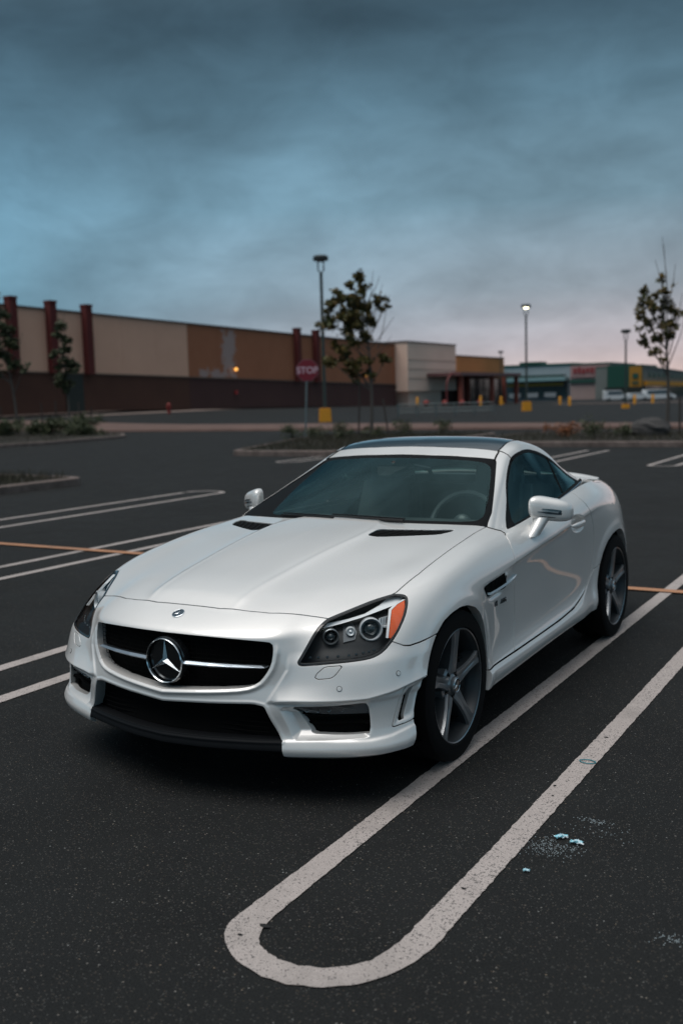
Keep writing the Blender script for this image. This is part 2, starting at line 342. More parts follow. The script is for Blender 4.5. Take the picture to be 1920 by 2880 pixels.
grass('grass', isl['right'][0], isl['right'][1], 6000, (.06, .22), lim=lambda x, y: x < 4, label='tall thin grass in the bed behind the car on the right', cat='grass')
verge = shader('pinkish crushed stone', (.20, .12, .10), .95); nb = NB(verge); nb.l(nb.mix(nb.ramp(nb.noise(.6, 6, .7), .3, .7), (.085, .050, .041), (.135, .083, .070)), nb.p.inputs['Base Color']); nb.bump(nb.noise(20), .5, .03)
def sheet(name, poly, z, mat, **k):
    m = bmesh.new(); f = m.faces.new([m.verts.new((x, y, gh_(x, y)+z)) for x, y in poly]); bmesh.ops.triangulate(m, faces=[f]); bmesh.ops.recalc_face_normals(m, faces=m.faces)
    me = bpy.data.meshes.new(name); m.to_mesh(me); m.free(); me.materials.append(mat); o = link(bpy.data.objects.new(name, me), **k)
    if me.polygons[0].normal.z < 0: me.flip_normals()
    return o
near = [(x, 38.7+(x+40)*(-.055) if x < -16 else 37.4-(x+16)*.11) for x in range(-90, 40, 6)]; far = [(x, float(np.interp(x, [-90, -47, -30, -21.6, -6.7, 40], [60, 52, 49.5, 47.5, 41.8, 39.0]))) for x in range(-90, 40, 6)]
Vv = []; Fv = []
for i, (a, b) in enumerate(zip(near, far)):
    for t, dz in ((0, .0), (.0, .10), (.25, .16), (.6, .14), (1, .01)): Vv.append((a[0]*(1-t)+b[0]*t, a[1]*(1-t)+b[1]*t+(.05 if dz == .10 else 0), max(gh_(*a)*(1-t)+gh_(*b)*t, 0)+dz+.01))
for i in range(len(near)-1):
    for k in range(4): Fv.append((i*5+k, (i+1)*5+k, (i+1)*5+k+1, i*5+k+1))
npmesh('verge', np.array(Vv), np.array(Fv), verge, kind='structure', smooth=False)
sidew = shader('pale pavement', (.22, .165, .145), .9)
def strip3(name, A, B, z, mat):
    V = []; 
    for a, b in zip(A, B): V += [(*a, gh_(*a)+z), (*b, gh_(*b)+z)]
    F = [(2*i, 2*i+2, 2*i+3, 2*i+1) for i in range(len(A)-1)]; o = npmesh(name, np.array(V), np.array(F), mat, kind='structure', smooth=False)
    if o.data.polygons[0].normal.z < 0: o.data.flip_normals()
yr = list(range(0, 156, 5)); strip3('pavement', [(-77.8, y) for y in yr], [(-74.2, y) for y in yr], .16, sidew)
yr = list(range(62, 84, 3)); strip3('pavement', [(-66+(y-62)*.1, y) for y in yr], [(-62.6+(y-62)*.12, y) for y in yr], .05, sidew)
yr = list(range(96, 124, 4)); strip3('pavement', [(-70, y) for y in yr], [(-67.5, y) for y in yr], .05, sidew)
strip3('pavement', [(-50, 150), (-36, 152), (-26, 152)], [(-50, 158), (-36, 160), (-26, 158)], .05, sidew)

# ---------------------------------------------------------------- trees and shrubs
FX = Vector((math.sin(YAW), math.cos(YAW), 0)); RX_ = Vector((math.cos(YAW), -math.sin(YAW), 0))
def leaves(name, clumps, n, size, mat, parent):
    V = []; F = []
    for (c, r) in clumps:
        k = int(1.8*n*(r/.3)**1.6)
        sub_ = [Vector(c)+Vector((random.gauss(0, .5), random.gauss(0, .5), random.gauss(0, .42)))*r for _ in range(7)]
        for _ in range(k):
            p = random.choice(sub_)+Vector((random.gauss(0, .26), random.gauss(0, .26), random.gauss(0, .22)))*r
            s = size*random.uniform(.6, 1.3); u = Vector((random.gauss(0, 1), random.gauss(0, 1), random.gauss(0, .6))).normalized(); w = u.cross(Vector((random.gauss(0, 1), random.gauss(0, 1), random.gauss(0, 1)))).normalized(); i = len(V)
            V += [p-u*s, p-w*s*.62-u*s*.1, p+u*s, p+w*s*.62-u*s*.1]; F.append((i, i+1, i+2, i+3))
    return npmesh(name, np.array([tuple(v) for v in V]), np.array(F), mat, parent, smooth=False)
def tree(label, base, H, clumps, twigs, n, size, mat, r0=.07, lean=0, stakes=()):
    """clumps and twigs as (across, height, radius) in metres measured from the foot"""
    t = empty('tree', base, label=label, cat='tree', group='young trees in the car park beds')
    def P(a, z, d=0): return RX_*a+FX*d+Vector((0, 0, z))
    top = P(lean, H*.92)
    tr = MB(); pts = [P(lean*q*q+.05*math.sin(q*5), H*.92*q) for q in np.linspace(0, 1, 9)]; tr.tube(pts, [r0*(1-.82*q) for q in np.linspace(0, 1, 9)], 8); tr.build('trunk', barkm, t, smooth=True)
    br = MB(); cl = []
    for (a, z, r) in clumps:
        d = random.uniform(-.35, .35)*min(1.2, abs(a)+.4); c = P(a, z, d); cl.append((c, r)); z0 = max(H*.28, z-abs(a-lean*z/H)*1.0-.35); q = z0/(H*.92); s = P(lean*q*q, z0); m_ = s.lerp(c, .5)+Vector((0, 0, -.08)); br.tube([s, m_, c], [r0*.42*(1-q*.5), r0*.26, .008], 5)
        for _ in range(3): e = c+Vector((random.gauss(0, .5), random.gauss(0, .5), random.gauss(.2, .5)))*r*1.3; br.tube([m_.lerp(c, .7), e], [.009, .004], 4)
    for (a0, z0, a1, z1) in twigs: br.tube([P(a0, z0), P((a0+a1)/2+.04, (z0+z1)/2), P(a1, z1)], [.02, .013, .006], 5)
    br.build('branches', barkm, t, smooth=True); o = leaves('crown', cl, n, size, mat, t); return t
def px2(clumps, bx, by, s): return [((x-bx)*s, (by-y)*s, r*s) for x, y, r in clumps]
S_ = .0165
tree('leafy young maple between stop sign and car roof with bare twigs on its right side', (-15.65, 29.5, .12), 6.05, px2([(828, 648, 15), (812, 662, 11), (840, 676, 15), (785, 690, 19), (812, 697, 17), (768, 712, 15), (800, 725, 22), (830, 718, 19), (850, 712, 13), (878, 703, 15), (884, 720, 10), (770, 742, 21), (800, 755, 23), (835, 748, 21), (858, 742, 14), (815, 785, 17), (762, 832, 15), (795, 818, 20), (780, 800, 14), (820, 845, 18), (845, 832, 14), (888, 830, 14), (816, 868, 12), (850, 862, 12), (840, 780, 15)], 852, 1003, S_),
    [(0, 4.2, .55, 5.6), (0, 3.6, .8, 5.2), (0, 3.2, .95, 4.4), (0, 2.7, .85, 3.7), (0, 4.8, .2, 6.1), (0, 5, .45, 5.9), (.3, 3.2, .7, 4.9)], 150, .085, leafy, .07, -.1)
S_ = .0139
tree('slim young tree with spiky bare top at the right edge', (-4.70, 29.05, .12), 5.3, px2([(1475, 718, 17), (1465, 742, 15), (1490, 738, 17), (1515, 690, 12), (1512, 665, 9), (1520, 720, 17), (1545, 732, 13), (1490, 768, 19), (1520, 762, 18), (1546, 768, 14), (1480, 798, 14), (1505, 798, 15), (1532, 795, 12), (1497, 826, 13), (1560, 745, 12), (1512, 848, 9), (1502, 700, 10), (1480, 690, 10)], 1527, 1015, S_),
    [(0, 3.8, -.2, 6.15), (0, 3.9, -.42, 5.45), (0, 4, .22, 5.3), (.05, 2.2, .6, 3.8), (.05, 2.5, .45, 4.4), (-.02, 3.4, -.15, 5.9)], 170, .062, leafy, .065, -.16)
S_ = .0226
tree('tall bushy young tree at the far left edge before the tan wall', (-38.1, 32.5, .12), 6.4, px2([(15, 712, 18), (40, 728, 15), (8, 755, 22), (40, 768, 18), (58, 792, 13), (15, 800, 22), (44, 818, 18), (70, 800, 11), (86, 850, 10), (20, 848, 20), (2, 828, 16), (60, 842, 14), (30, 690, 10), (62, 760, 9)], 60, 1000, S_),
    [(-.6, 4, -.5, 7), (-.4, 4, .2, 6.8), (0, 3.4, .6, 5.2)], 110, .10, leafg, .08, -.8)
tree('thin sparse young tree before the dark door of the tan wall', (-35.8, 33.9, .12), 5.3, px2([(157, 757, 14), (150, 774, 10), (164, 790, 12), (142, 818, 11), (172, 812, 10), (163, 838, 13), (150, 852, 11), (180, 852, 11), (160, 872, 16), (188, 858, 8), (166, 892, 14), (150, 888, 10), (160, 812, 9)], 163, 1000, S_),
    [(0, 3, .3, 5), (0, 3, -.3, 4.6), (0, 4, .05, 6.1)], 110, .10, leafg, .06, -.1)
stk = [((-16.1, 29.3), 2.0, .05, 'left stake of the maple by the stop sign'), ((-15.05, 29.75), 1.35, -.16, 'short leaning stake right of the maple trunk'), ((-4.32, 29.1), 1.15, 0, 'dark stake just right of the spiky tree'), ((-4.02, 29.0), 1.2, 0, 'dark stake at the right picture edge'),
    ((-38.9, 32.2), 1.5, .02, 'stake left of the tall bushy tree'), ((-37.2, 33.4), 1.6, 0, 'stake right of the tall bushy tree'), ((-36.4, 33.6), 1.7, .02, 'stake left of the thin sparse tree'), ((-35.2, 34.1), 1.6, -.04, 'stake right of the thin sparse tree'), ((-34.9, 34.5), 1.3, .1, 'leaning stake behind the thin sparse tree')]
for (x, y), h, ln, lb in stk:
    s = MB(); s.tube([(0, 0, -.1), (ln*h, 0, h)], .035, 6); s.build('tree_stake', stakem, label=lb, cat='stake', group='stakes beside the young trees').location = (x, y, .12)
def shrub(x, y, r, h, label, mat=leafg, n=260, size=.035):
    cl = [((random.gauss(0, r*.35), random.gauss(0, r*.35), h*random.uniform(.25, .75)), r*.55) for _ in range(6)]; o = leaves('shrub', cl, n*.35, size, mat, None); o.location = (x, y, .12); o['label'] = label; o['category'] = 'shrub'; o['group'] = 'low shrubs in the kerbed beds'
for a in [(-17.4, 26.4, .42, .55, 'low shrub just left of the stop sign post'), (-16.6, 26.9, .38, .5, 'low shrub just right of the stop sign post'), (-15.4, 26.6, .45, .55, 'wide low shrub between stop sign and maple'), (-14.6, 28.0, .38, .45, 'low shrub at the foot of the maple trunk'), (-14.0, 29.0, .42, .6, 'round dark shrub above the left end of the car roof'), (-12.9, 29.8, .38, .6, 'round dark shrub above the middle of the car roof'), (-6.5, 26.8, .45, .55, 'dark shrub right of the dry orange shrub'), (-5.55, 27.4, .35, .35, 'dark shrub left of the grey boulder')]: shrub(*a)
shrub(-7.1, 26.5, .40, .62, 'dry orange brown shrub behind the car roof', shader('dry foliage', (.22, .085, .035), .9), 300)
lf = [(-39.5, 30.2), (-38.6, 31.0), (-37.5, 31.2), (-36.8, 30.9), (-36.0, 31.6), (-35.0, 31.4), (-34.2, 31.8), (-33.2, 31.8), (-32.4, 31.6), (-31.9, 31.0)]
nm_ = ['under the left edge of the tall tree', 'below the tall bushy tree', 'right under the tall bushy tree', 'between the two left trees, nearer the tall one', 'between the two left trees, tall and ragged', 'left of the thin tree foot', 'at the foot of the thin tree', 'right of the thin tree foot', 'next to last towards the kerb tip', 'nearest the kerb tip of the far left bed']
for (x, y), l_ in zip(lf, nm_): shrub(x, y, .62, random.uniform(.6, 1.05), 'dark shrub '+l_, leafg, 260, .06)
bo = MB(); bo.ball((0, 0, .2), (.62, .45, .36), 14, 9, .09); bo.build('boulder', shader('grey stone', (.05, .048, .048), .9), label='grey boulder in the bed beside the spiky tree', cat='boulder').location = (-4.95, 27.9, .12)

# ---------------------------------------------------------------- stop sign
galv = shader('galvanised steel', (.16, .20, .21), .55, .3)
def text0(s, size, M, mat, par, name, ext=.004, sp=1.0, bold=.02):
    cu = bpy.data.curves.new(name, 'FONT'); cu.body = s; cu.size = size; cu.extrude = ext; cu.align_x = 'CENTER'; cu.align_y = 'CENTER'; cu.space_character = sp; cu.offset = size*bold
    o = bpy.data.objects.new(name, cu); COL.objects.link(o); bpy.context.view_layer.update(); dg = bpy.context.evaluated_depsgraph_get()
    me = bpy.data.meshes.new_from_object(o.evaluated_get(dg)); bpy.data.objects.remove(o); me.materials.clear(); me.materials.append(mat); o = bpy.data.objects.new(name, me); link(o, par); o.matrix_local = M; return o
st = empty('stop_sign', (-17.8, 28.32, .12), -YAW+PI+.12, label='red octagonal stop sign on a thin grey post', cat='sign')
p = MB(); p.tube([(-.05, .03, -.1), (.10, .03, 2.85)], .035, 8); p.build('post', galv, st)
oc = lambda r, y: [(r*math.cos(PI/8+k*PI/4)+.10, y, 2.50+r*math.sin(PI/8+k*PI/4)) for k in range(8)]
p = MB(); p.prism(oc(.44, 0), (0, .02, 0)); p.build('border', shader('sign edge', (.22, .10, .12), .6), st)
p = MB(); p.prism(oc(.415, -.006), (0, .006, 0)); p.build('face', shader('sign red', (.19, .012, .026), .5), st)
cm = Matrix(((1, 0, 0, .10), (0, 0, 1, 0), (0, 1, 0, 2.50), (0, 0, 0, 1)))
st.rotation_euler = (0, 0, -YAW-.0)
text0('STOP', .34, Matrix(((1, 0, 0, .10), (0, 0, -1, -.008), (0, 1, 0, 2.49), (0, 0, 0, 1))), shader('sign letters', (.60, .42, .50), .6), st, 'lettering', .002)

# ---------------------------------------------------------------- lamp posts
polem = shader('dark lamp pole', (.045, .06, .055), .5, .3); yel = shader('yellow painted concrete', (.62, .27, .015), .7); headm = shader('lamp head', (.02, .025, .025), .5); litm = shader('lit lamp glass', (1, .95, .7), .4, emit=(1.0, .93, .62), strength=6)
def lamp(loc, H, label, lit=False, base=.85, s=1.0):
    t = empty('lamp_post', loc, -YAW+.1, label=label, cat='street lamp', group='tall lamp posts of the car park')
    b = MB(); b.box((0, 0, base/2-.1), (.80*s, .80*s, base+.2), bev=.05, taper=(.92, .92)); b.build('footing', yel, t)
    b = MB(); b.tube([(0, 0, base), (0, 0, H-1.1)], [.12, .10], 8); b.build('pole', polem, t, smooth=True)
    for sg in (1, -1):
        b = MB(); b.tube([(0, 0, H-1.15), (sg*.18, 0, H-1.0), (sg*.19, 0, H-.3)], .05, 6); b.build('yoke_arm', polem, t, smooth=True)
    b = MB(); b.lathe([(.0001, -.02), (.48, -.02), (.50, .0), (.50, .22), (.40, .30), (.0001, .34)], (0, 0, 1), (0, 0, H-.33), 20); b.build('lamp_head', headm, t, smooth=True)
    b = MB(); b.lathe([(.0001, -.12), (.20, -.10), (.26, -.02)], (0, 0, 1), (0, 0, H-.33), 20); b.build('lamp_glass', litm if lit else shader('unlit lamp glass', (.10, .11, .11), .3), t, smooth=True)
lamp((-32.2, 53.4, .06), 10.8, 'tall unlit lamp post left of the maple, on a yellow block'); lamp((-33.2, 94.7, -.33), 10.8, 'lit lamp post before the far stores, on a yellow block', True, 1.0, 1.1); lamp((-25.0, 101.8, -.4), 8.2, 'unlit lamp post at right near the green block', False, .5, .9); lamp((-67.5, 175.4, -.4), 9.9, 'small far lamp post showing over the brown roof', False, .6)

# ---------------------------------------------------------------- left store, its wall runs parallel to the bays
def wallmat(name, a, b, sc=.25):
    m = shader(name, a, .9); nb = NB(m); nb.l(nb.mix(nb.ramp(nb.noise(sc, 5, .6), .3, .7), a, b), nb.p.inputs['Base Color']); nb.bump(nb.noise(6), .15, .02); return m
tan_ = wallmat('tan wall panel', (.64, .375, .27), (.70, .42, .305)); brown = wallmat('brown wall panel', (.30, .115, .058), (.345, .136, .071)); band1 = wallmat('dark red brown base', (.066, .026, .017), (.080, .033, .021)); band2 = wallmat('dark plum base', (.050, .020, .019), (.060, .026, .024)); pier = wallmat('dark red pier', (.085, .012, .012), (.105, .016, .015)); cream = wallmat('cream wall panel', (.76, .55, .45), (.82, .60, .49)); coping = shader('metal coping', (.10, .065, .05), .6)
nb = NB(brown); t = nb.n('ShaderNodeTexCoord').outputs['Object']; sp_ = nb.n('ShaderNodeSeparateXYZ'); nb.l(t, sp_.inputs[0]); nz = nb.noise(1.1, 5, .7, t)
def rect(y0, y1, z0, z1, e=.6):
    f = None
    for s_, v, w in ((1, y0, 1), (-1, y1, 1), (1, z0, 2), (-1, z1, 2)):
        q = nb.math('MULTIPLY', nb.math('SUBTRACT', sp_.outputs[w], v), s_/e); f = q if f is None else nb.math('MINIMUM', f, q)
    return f
r1 = rect(103.0, 105.9, 5.0, 10.9); r2 = rect(98.2, 105.9, 4.6, 5.6, .5); rr_ = nb.math('ADD', nb.math('MAXIMUM', r1, r2), nb.math('MULTIPLY', nb.math('SUBTRACT', nz, .5), 9.0)); msk = nb.math('MULTIPLY', nb.math('GREATER_THAN', rr_, .25), .85)
old = nb.p.inputs['Base Color'].links[0].from_socket; nb.l(nb.mix(msk, old, (.36, .29, .28)), nb.p.inputs['Base Color'])
store = empty('store', (0, 0, 0), label='long low store with tan and brown walls and dark red piers', cat='building')
zt = lambda y: float(np.interp(y, [40, 60, 95.9, 156], [12.0, 11.72, 11.2, 10.35])); zb = lambda y: float(np.interp(y, [40, 66, 78, 96, 157], [5.35, 5.07, 4.92, 4.6, 3.46]))
def wallseg(name, y0, y1, zlo, zhi, x, mat, par, dx=-.4):
    ys_ = np.linspace(y0, y1, max(2, int((y1-y0)/6)+1)); b = MB().b; v = []
    for y in ys_: v.append([b.verts.new((x, y, zlo(y))), b.verts.new((x, y, zhi(y))), b.verts.new((x+dx, y, zhi(y))), b.verts.new((x+dx, y, zlo(y)))])
    for A, B in zip(v, v[1:]):
        for k in range(4): b.faces.new((A[k], A[(k+1) % 4], B[(k+1) % 4], B[k]))
    b.faces.new(v[0]); b.faces.new(v[-1]); bmesh.ops.recalc_face_normals(b, faces=b.faces); me = bpy.data.meshes.new(name); b.to_mesh(me); b.free(); me.materials.append(mat); return link(bpy.data.objects.new(name, me), par)
edges = [0, 6.7, 13.4, 20, 26.7, 33.4, 40, 47, 54, 61, 67.8, 73.1, 78.3, 84.2, 90.0, 95.9]
for a, b_ in zip(edges, edges[1:]): wallseg('wall_panel', a+.01, b_-.01, lambda y: zb(y)+.02, zt, -77.8, tan_, store)
edges = [95.9, 102, 108.2, 114.4, 120.6, 125.8, 132.4, 139, 145.6, 152.2]
for a, b_ in zip(edges, edges[1:]): wallseg('wall_panel', a+.01, b_-.01, lambda y: zb(y)+.02, zt, -77.8, brown, store)
wallseg('base_band', 0, 95.9, lambda y: -1, lambda y: zb(y), -77.72, band1, store); wallseg('base_band', 95.92, 152.2, lambda y: -1.2, lambda y: zb(y), -77.72, band2, store); wallseg('ledge', 0, 152.2, lambda y: zb(y)-.02, lambda y: zb(y)+.14, -77.6, coping, store, -.5); wallseg('coping', 0, 152.2, lambda y: zt(y)+.01, lambda y: zt(y)+.22, -77.66, coping, store, -.7); wallseg('roof', 0, 152.2, lambda y: zt(y)-.6, lambda y: zt(y)-.4, -78.3, coping, store, -60)
wallseg('end_wall', 152.0, 152.2, lambda y: -1, lambda y: 10.3, -78.3, brown, store, -60); wallseg('end_wall', -.2, 0, lambda y: -1, lambda y: 11.5, -78.3, tan_, store, -60)
for y in (52, 57.5, 62.6, 67.8, 73.1, 78.3, 120.6, 125.8):
    b = MB(); b.box((-77.45, y, (zb(y)+zt(y)+.75)/2), (.9, .9, zt(y)+.75-zb(y)-.02)); b.box((-77.42, y, zt(y)+.87), (1.0, 1.0, .24)); b.build('pier', pier, store)
b = MB(); b.box((-77.68, 76.2, 2.9), (.10, 2.6, 4.1)); b.build('door', shader('dark green door', (.012, .016, .012), .6), store)
wl_ = shader('lit wall lamp', (1, .6, .2), .4, emit=(1.0, .45, .10), strength=1.6)
for y, z in ((105.4, 5.75), (141.0, 5.2)):
    b = MB(); b.box((-77.45, y, z+.25), (.45, .5, .12)); q = b.build('wall_lamp', headm, store); b = MB(); b.ball((-77.42, y, z), (.20, .24, .20), 10, 6); b.build('lamp_glass', wl_, q, smooth=True)
b = MB(); b.box((-77.6, 105.5, 2.7), (.2, .5, .5)); b.build('alarm_box', shader('red box', (.30, .02, .02), .5), store)
# entrance end of the store
ent = empty('store_entrance', (0, 0, 0), label='cream entrance block with canopy at the end of the long store', cat='building')
b = MB(); b.box((-81.0, 162.6, 6.62), (11.0, 20.4, 8.4)); b.build('wall', cream, ent); b = MB(); b.box((-81.0, 162.6, 10.92), (11.3, 20.7, .2)); b.build('coping', coping, ent)
for z in (4.6, 6.2, 7.8): b = MB(); b.box((-75.46, 162.6, z), (.06, 20.3, .06)); b.build('joint_line', wallmat('cream joint', (.24, .15, .115), (.26, .165, .125)), ent)
b = MB(); b.box((-80.5, 161.3, .9), (8.0, 13.6, 3.0)); b.build('lower_wall', cream, ent)
b = MB(); b.box((-80.6, 171.5, .9), (9.0, 6.6, 3.0)); b.box((-76.4, 184, 2.2), (5.0, 22, 5.2)); b.build('dark_recess', wallmat('brown entrance', (.045, .022, .018), (.06, .028, .022)), ent)
b = MB(); b.box((-81, 189, 4.2), (8, 25, 9.6)); b.build('rear_block', wallmat('ochre brown panel', (.46, .19, .062), (.52, .22, .075)), ent); b = MB(); b.box((-81, 189, 9.1), (8.2, 25.2, .2)); b.build('coping', coping, ent)
b = MB(); b.box((-73.2, 175, 5.22), (8.6, 30, .6)); b.build('canopy', shader('plum canopy', (.16, .075, .075), .6), ent)
for x, y in ((-69.6, 161.5), (-69.6, 176), (-69.6, 189), (-73.4, 173.5), (-73.4, 192)): b = MB(); b.box((x, y, 2.1), (.7, .7, 5.7)); b.build('column', wallmat('red brown column', (.19, .050, .035), (.23, .06, .042)), ent)
for y in (176, 180, 184, 188): b = MB(); b.box((-73.8, y, 2.2), (.12, 3.4, 4.6)); b.build('glass_door', shader('dark blue glass', (.02, .035, .04), .12, coat=.3), ent)
ar = MB(); ar.tube([(-70.5, 157.4, -.5)]+[(-70.5, 161+3.6*math.cos(a), 2.9+2.6*math.sin(a)) for a in np.linspace(PI, 0, 13)]+[(-70.5, 164.6, -.5)], .14, 8); ar.build('arch', shader('red tube', (.16, .03, .03), .5), label='red tubular arch by the cream entrance wall', cat='arch')
redm = shader('red bollard', (.20, .015, .012), .6); 
def bollard(x, y, h, mat, label, grp, r=.16, ball=False):
    b = MB(); z = gh_(x, y)
    if ball: b.ball((0, 0, .55), (.55, .55, .55), 12, 8)
    else: b.lathe([(r, -.2), (r, h-.1), (r*.7, h-.02), (.0001, h)], (0, 0, 1), (0, 0, 0), 12)
    b.build('bollard', mat, label=label, cat='bollard', group=grp, smooth=True).location = (x, y, z)
for k, (x, y) in enumerate([(-69.8, 147.6), (-68.7, 152.6), (-67.3, 156.6), (-65.6, 160.6)]): bollard(x, y, 0, redm, ['leftmost', 'second', 'third', 'rightmost'][k]+' of the red ball bollards before the cream wall', 'red ball bollards', ball=True)
for x, y, h, l_ in ((-67.9, 140.4, 1.5, 'left of the red ball bollards'), (-60.5, 148.5, 1.6, 'right of the red ball bollards'), (-61.5, 160, 1.5, 'under the plum canopy'), (-47.8, 150, 1.3, 'first right of the lit lamp post'), (-41.5, 135, 1.3, 'second right of the lit lamp post'), (-33.2, 138, 1.3, 'left of a close pair before the sign wall'), (-32.6, 146, 1.3, 'right of a close pair before the sign wall'), (-25.2, 168, 1.4, 'left of three under the long wing'), (-23.9, 166, 1.4, 'middle of three under the long wing'), (-20.0, 142, 1.4, 'right of three under the long wing')): bollard(x, y, h, yel, 'yellow bollard '+l_, 'yellow bollards before the stores', .2)
hy = MB(); hy.lathe([(.16, -.3), (.16, .75), (.20, .78), (.16, .9), (.06, 1.0), (.0001, 1.03)], (0, 0, 1), (0, 0, 0), 12); hy.tube([(-.28, 0, .6), (.28, 0, .6)], .08, 8); hy.tube([(0, 0, .6), (0, -.25, .6)], .09, 8); hy.build('fire_hydrant', redm, label='dark red fire hydrant on the pavement before the tan wall', cat='fire hydrant', smooth=True).location = (-59.4, 69.9, gh_(-59.4, 69.9))
# trolley rails
cr = MB(); A0, A1 = Vector((-31.6, 62.9, 0)), Vector((-25.4, 66.4, 0)); nrm = Vector((-.5, .87, 0))
for off in (0, 1.6):
    for z in (.35, .62, .92): cr.tube([A0+nrm*off+Vector((0, 0, z)), A1+nrm*off+Vector((0, 0, z))], .035, 6)
    for k in range(6): p = A0.lerp(A1, k/5)+nrm*off; cr.tube([p, p+Vector((0, 0, .95))], .04, 6)
cr.build('trolley_corral', shader('grey rail', (.10, .125, .13), .5, .3), label='grey metal trolley corral rails before the entrance', cat='rails', kind=None)
# ---------------------------------------------------------------- far stores
g1 = empty('far_store', (0, 0, 0), label='pale blue store with green roof edge and glass front behind the lit lamp', cat='building')
pb = wallmat('pale blue cladding', (.30, .36, .40), (.34, .40, .44)); grn = shader('green trim', (.012, .075, .055), .5); pale = wallmat('pinkish render', (.34, .25, .24), (.38, .29, .27)); glz = shader('store glass', (.03, .07, .08), .15, coat=.3)
b = MB(); b.box((-93, 275, 4.0), (26, 30, 9.6)); b.build('wall', pb, g1); b = MB(); b.box((-93, 275, 8.95), (26.6, 30.6, .5)); b.build('roof_edge', grn, g1); b = MB(); b.box((-92, 262, 9.5), (6, 5, .7)); b.build('roof_unit', grn, g1)
b = MB(); b.box((-93.5, 259.4, 2.6), (23.5, 1.0, 4.4)); b.build('glass_front', glz, g1); b = MB(); b.box((-93.5, 258.2, 5.0), (24.5, 3.5, .8)); b.build('awning', shader('pale teal awning', (.20, .36, .38), .4), g1); b = MB(); b.box((-93, 258.0, 5.9), (22, 3.0, .5)); b.build('green_fascia', grn, g1)
b = MB(); b.box((-93.5, 258.7, 3.6), (22, .5, .6)); b.build('yellow_band', shader('yellow poster band', (.35, .24, .02), .6), g1)
for x, c_ in ((-101, (.35, .38, .40)), (-96, (.35, .38, .40)), (-91, (.40, .42, .44)), (-86, (.40, .42, .44))): b = MB(); b.box((x, 258.6, .9), (3.2, .5, 1.2)); b.build('window_poster', shader('pale poster', c_, .6), g1)
g2 = empty('far_store', (0, 0, 0), label='pinkish store end wall carrying a faded red sign board', cat='building')
b = MB(); b.box((-74.4, 268, 3.8), (10.6, 24, 9.2)); b.build('wall', pale, g2); b = MB(); b.box((-74.4, 268, 8.6), (11.0, 24.4, .45)); b.build('roof_edge', grn, g2); b = MB(); b.box((-74.4, 255.7, 4.2), (10.7, .5, .7)); b.build('green_band', grn, g2)
b = MB(); b.box((-74.4, 255.75, 6.7), (10.3, .4, 3.0)); sb = b.build('sign_board', shader('faded sign board', (.36, .22, .22), .6), g2)
lt = MB()
for k in range(8): lt.box((-78.3+k*1.12, 255.45, 6.9+.12*math.sin(k*2.3)), (.78, .2, 1.35+.25*math.sin(k*1.7)))
o = lt.build('lettering', shader('sign red letters', (.25, .03, .035), .6), g2); o['kind'] = 'stuff'
g3 = empty('far_store', (0, 0, 0), label='dark green corner block with an orange emblem panel', cat='building')
b = MB(); b.box((-64.0, 258, 3.0), (8.6, 16, 9.6)); b.build('wall', shader('dark green panel', (.008, .065, .045), .5), g3); b = MB(); b.box((-63.5, 248.5, .5), (9, 3, 3.6)); b.build('dark_recess', shader('recess', (.008, .014, .012), .7), g3)
b = MB(); b.box((-60.6, 247.6, 4.6), (3.0, .6, 5.4)); ep = b.build('emblem_panel', shader('orange panel', (.34, .16, .012), .6), g3); b = MB(); b.box((-60.6, 247.2, 5.0), (1.4, .2, 1.2)); b.box((-60.6, 247.2, 3.3), (1.6, .2, .5)); o = b.build('emblem', grn, ep); o['kind'] = 'stuff'
g4 = empty('far_store', (0, 0, 0), label='long grey receding store wing with green lettering and yellow strip', cat='building')
b = MB(); A0 = Vector((-59.5, 250, 0)); A1 = Vector((-60, 340, 0))
wallseg('wall', 251, 345, lambda y: -1.5, lambda y: float(np.interp(y, [250, 345], [7.2, 5.2])), -59.6, wallmat('grey green cladding', (.15, .17, .165), (.18, .20, .19)), g4, -12); wallseg('roof_edge', 251, 345, lambda y: float(np.interp(y, [250, 345], [7.21, 5.21])), lambda y: float(np.interp(y, [250, 345], [7.6, 5.6])), -59.4, grn, g4, -12); wallseg('yellow_strip', 251, 345, lambda y: float(np.interp(y, [250, 345], [2.6, 2.0])), lambda y: float(np.interp(y, [250, 345], [3.7, 3.0])), -58.6, yel, g4, -1); wallseg('dark_front', 252, 344, lambda y: -1.5, lambda y: float(np.interp(y, [250, 345], [2.58, 1.98])), -59.3, glz, g4, -.2)
lt = MB()
for k in range(13): lt.box((-59.5, 258+k*5.2, 5.35-.07*k), (.2, 3.2, 1.3))
o = lt.build('lettering', grn, g4); o['kind'] = 'stuff'
wv = shader('white vehicle paint', (.66, .68, .70), .4); wg = shader('vehicle glass', (.05, .08, .10), .2)
def far_van(x, y, L_, H_, label, rz=.5):
    t = empty('parked_van', (x, y, gh_(x, y)), rz, label=label, cat='van', group='white vans parked before the long wing')
    b = MB(); b.prism([(-L_/2, -1, .35), (L_/2, -1, .35), (L_/2, -1, .95), (L_/2-.8, -1, 1.15), (L_/2-1.5, -1, H_), (-L_/2+.1, -1, H_), (-L_/2, -1, H_-.2)], (0, 2, 0)); b.build('body', wv, t)
    b = MB(); b.prism([(L_/2-1.45, -1.02, H_-.2), (L_/2-.95, -1.02, 1.2), (-L_/2+.6, -1.02, 1.2), (-L_/2+.6, -1.02, H_-.2)], (0, 2.04, 0)); b.build('window', wg, t)
    for wx in (-L_/2+.9, L_/2-.9):
        for wy in (-1.0, .8): b = MB(); b.lathe([(.0001, 0), (.34, 0), (.34, .2), (.0001, .2)], (0, 1, 0), (wx, wy, .34), 14); b.build('wheel', headm, t)
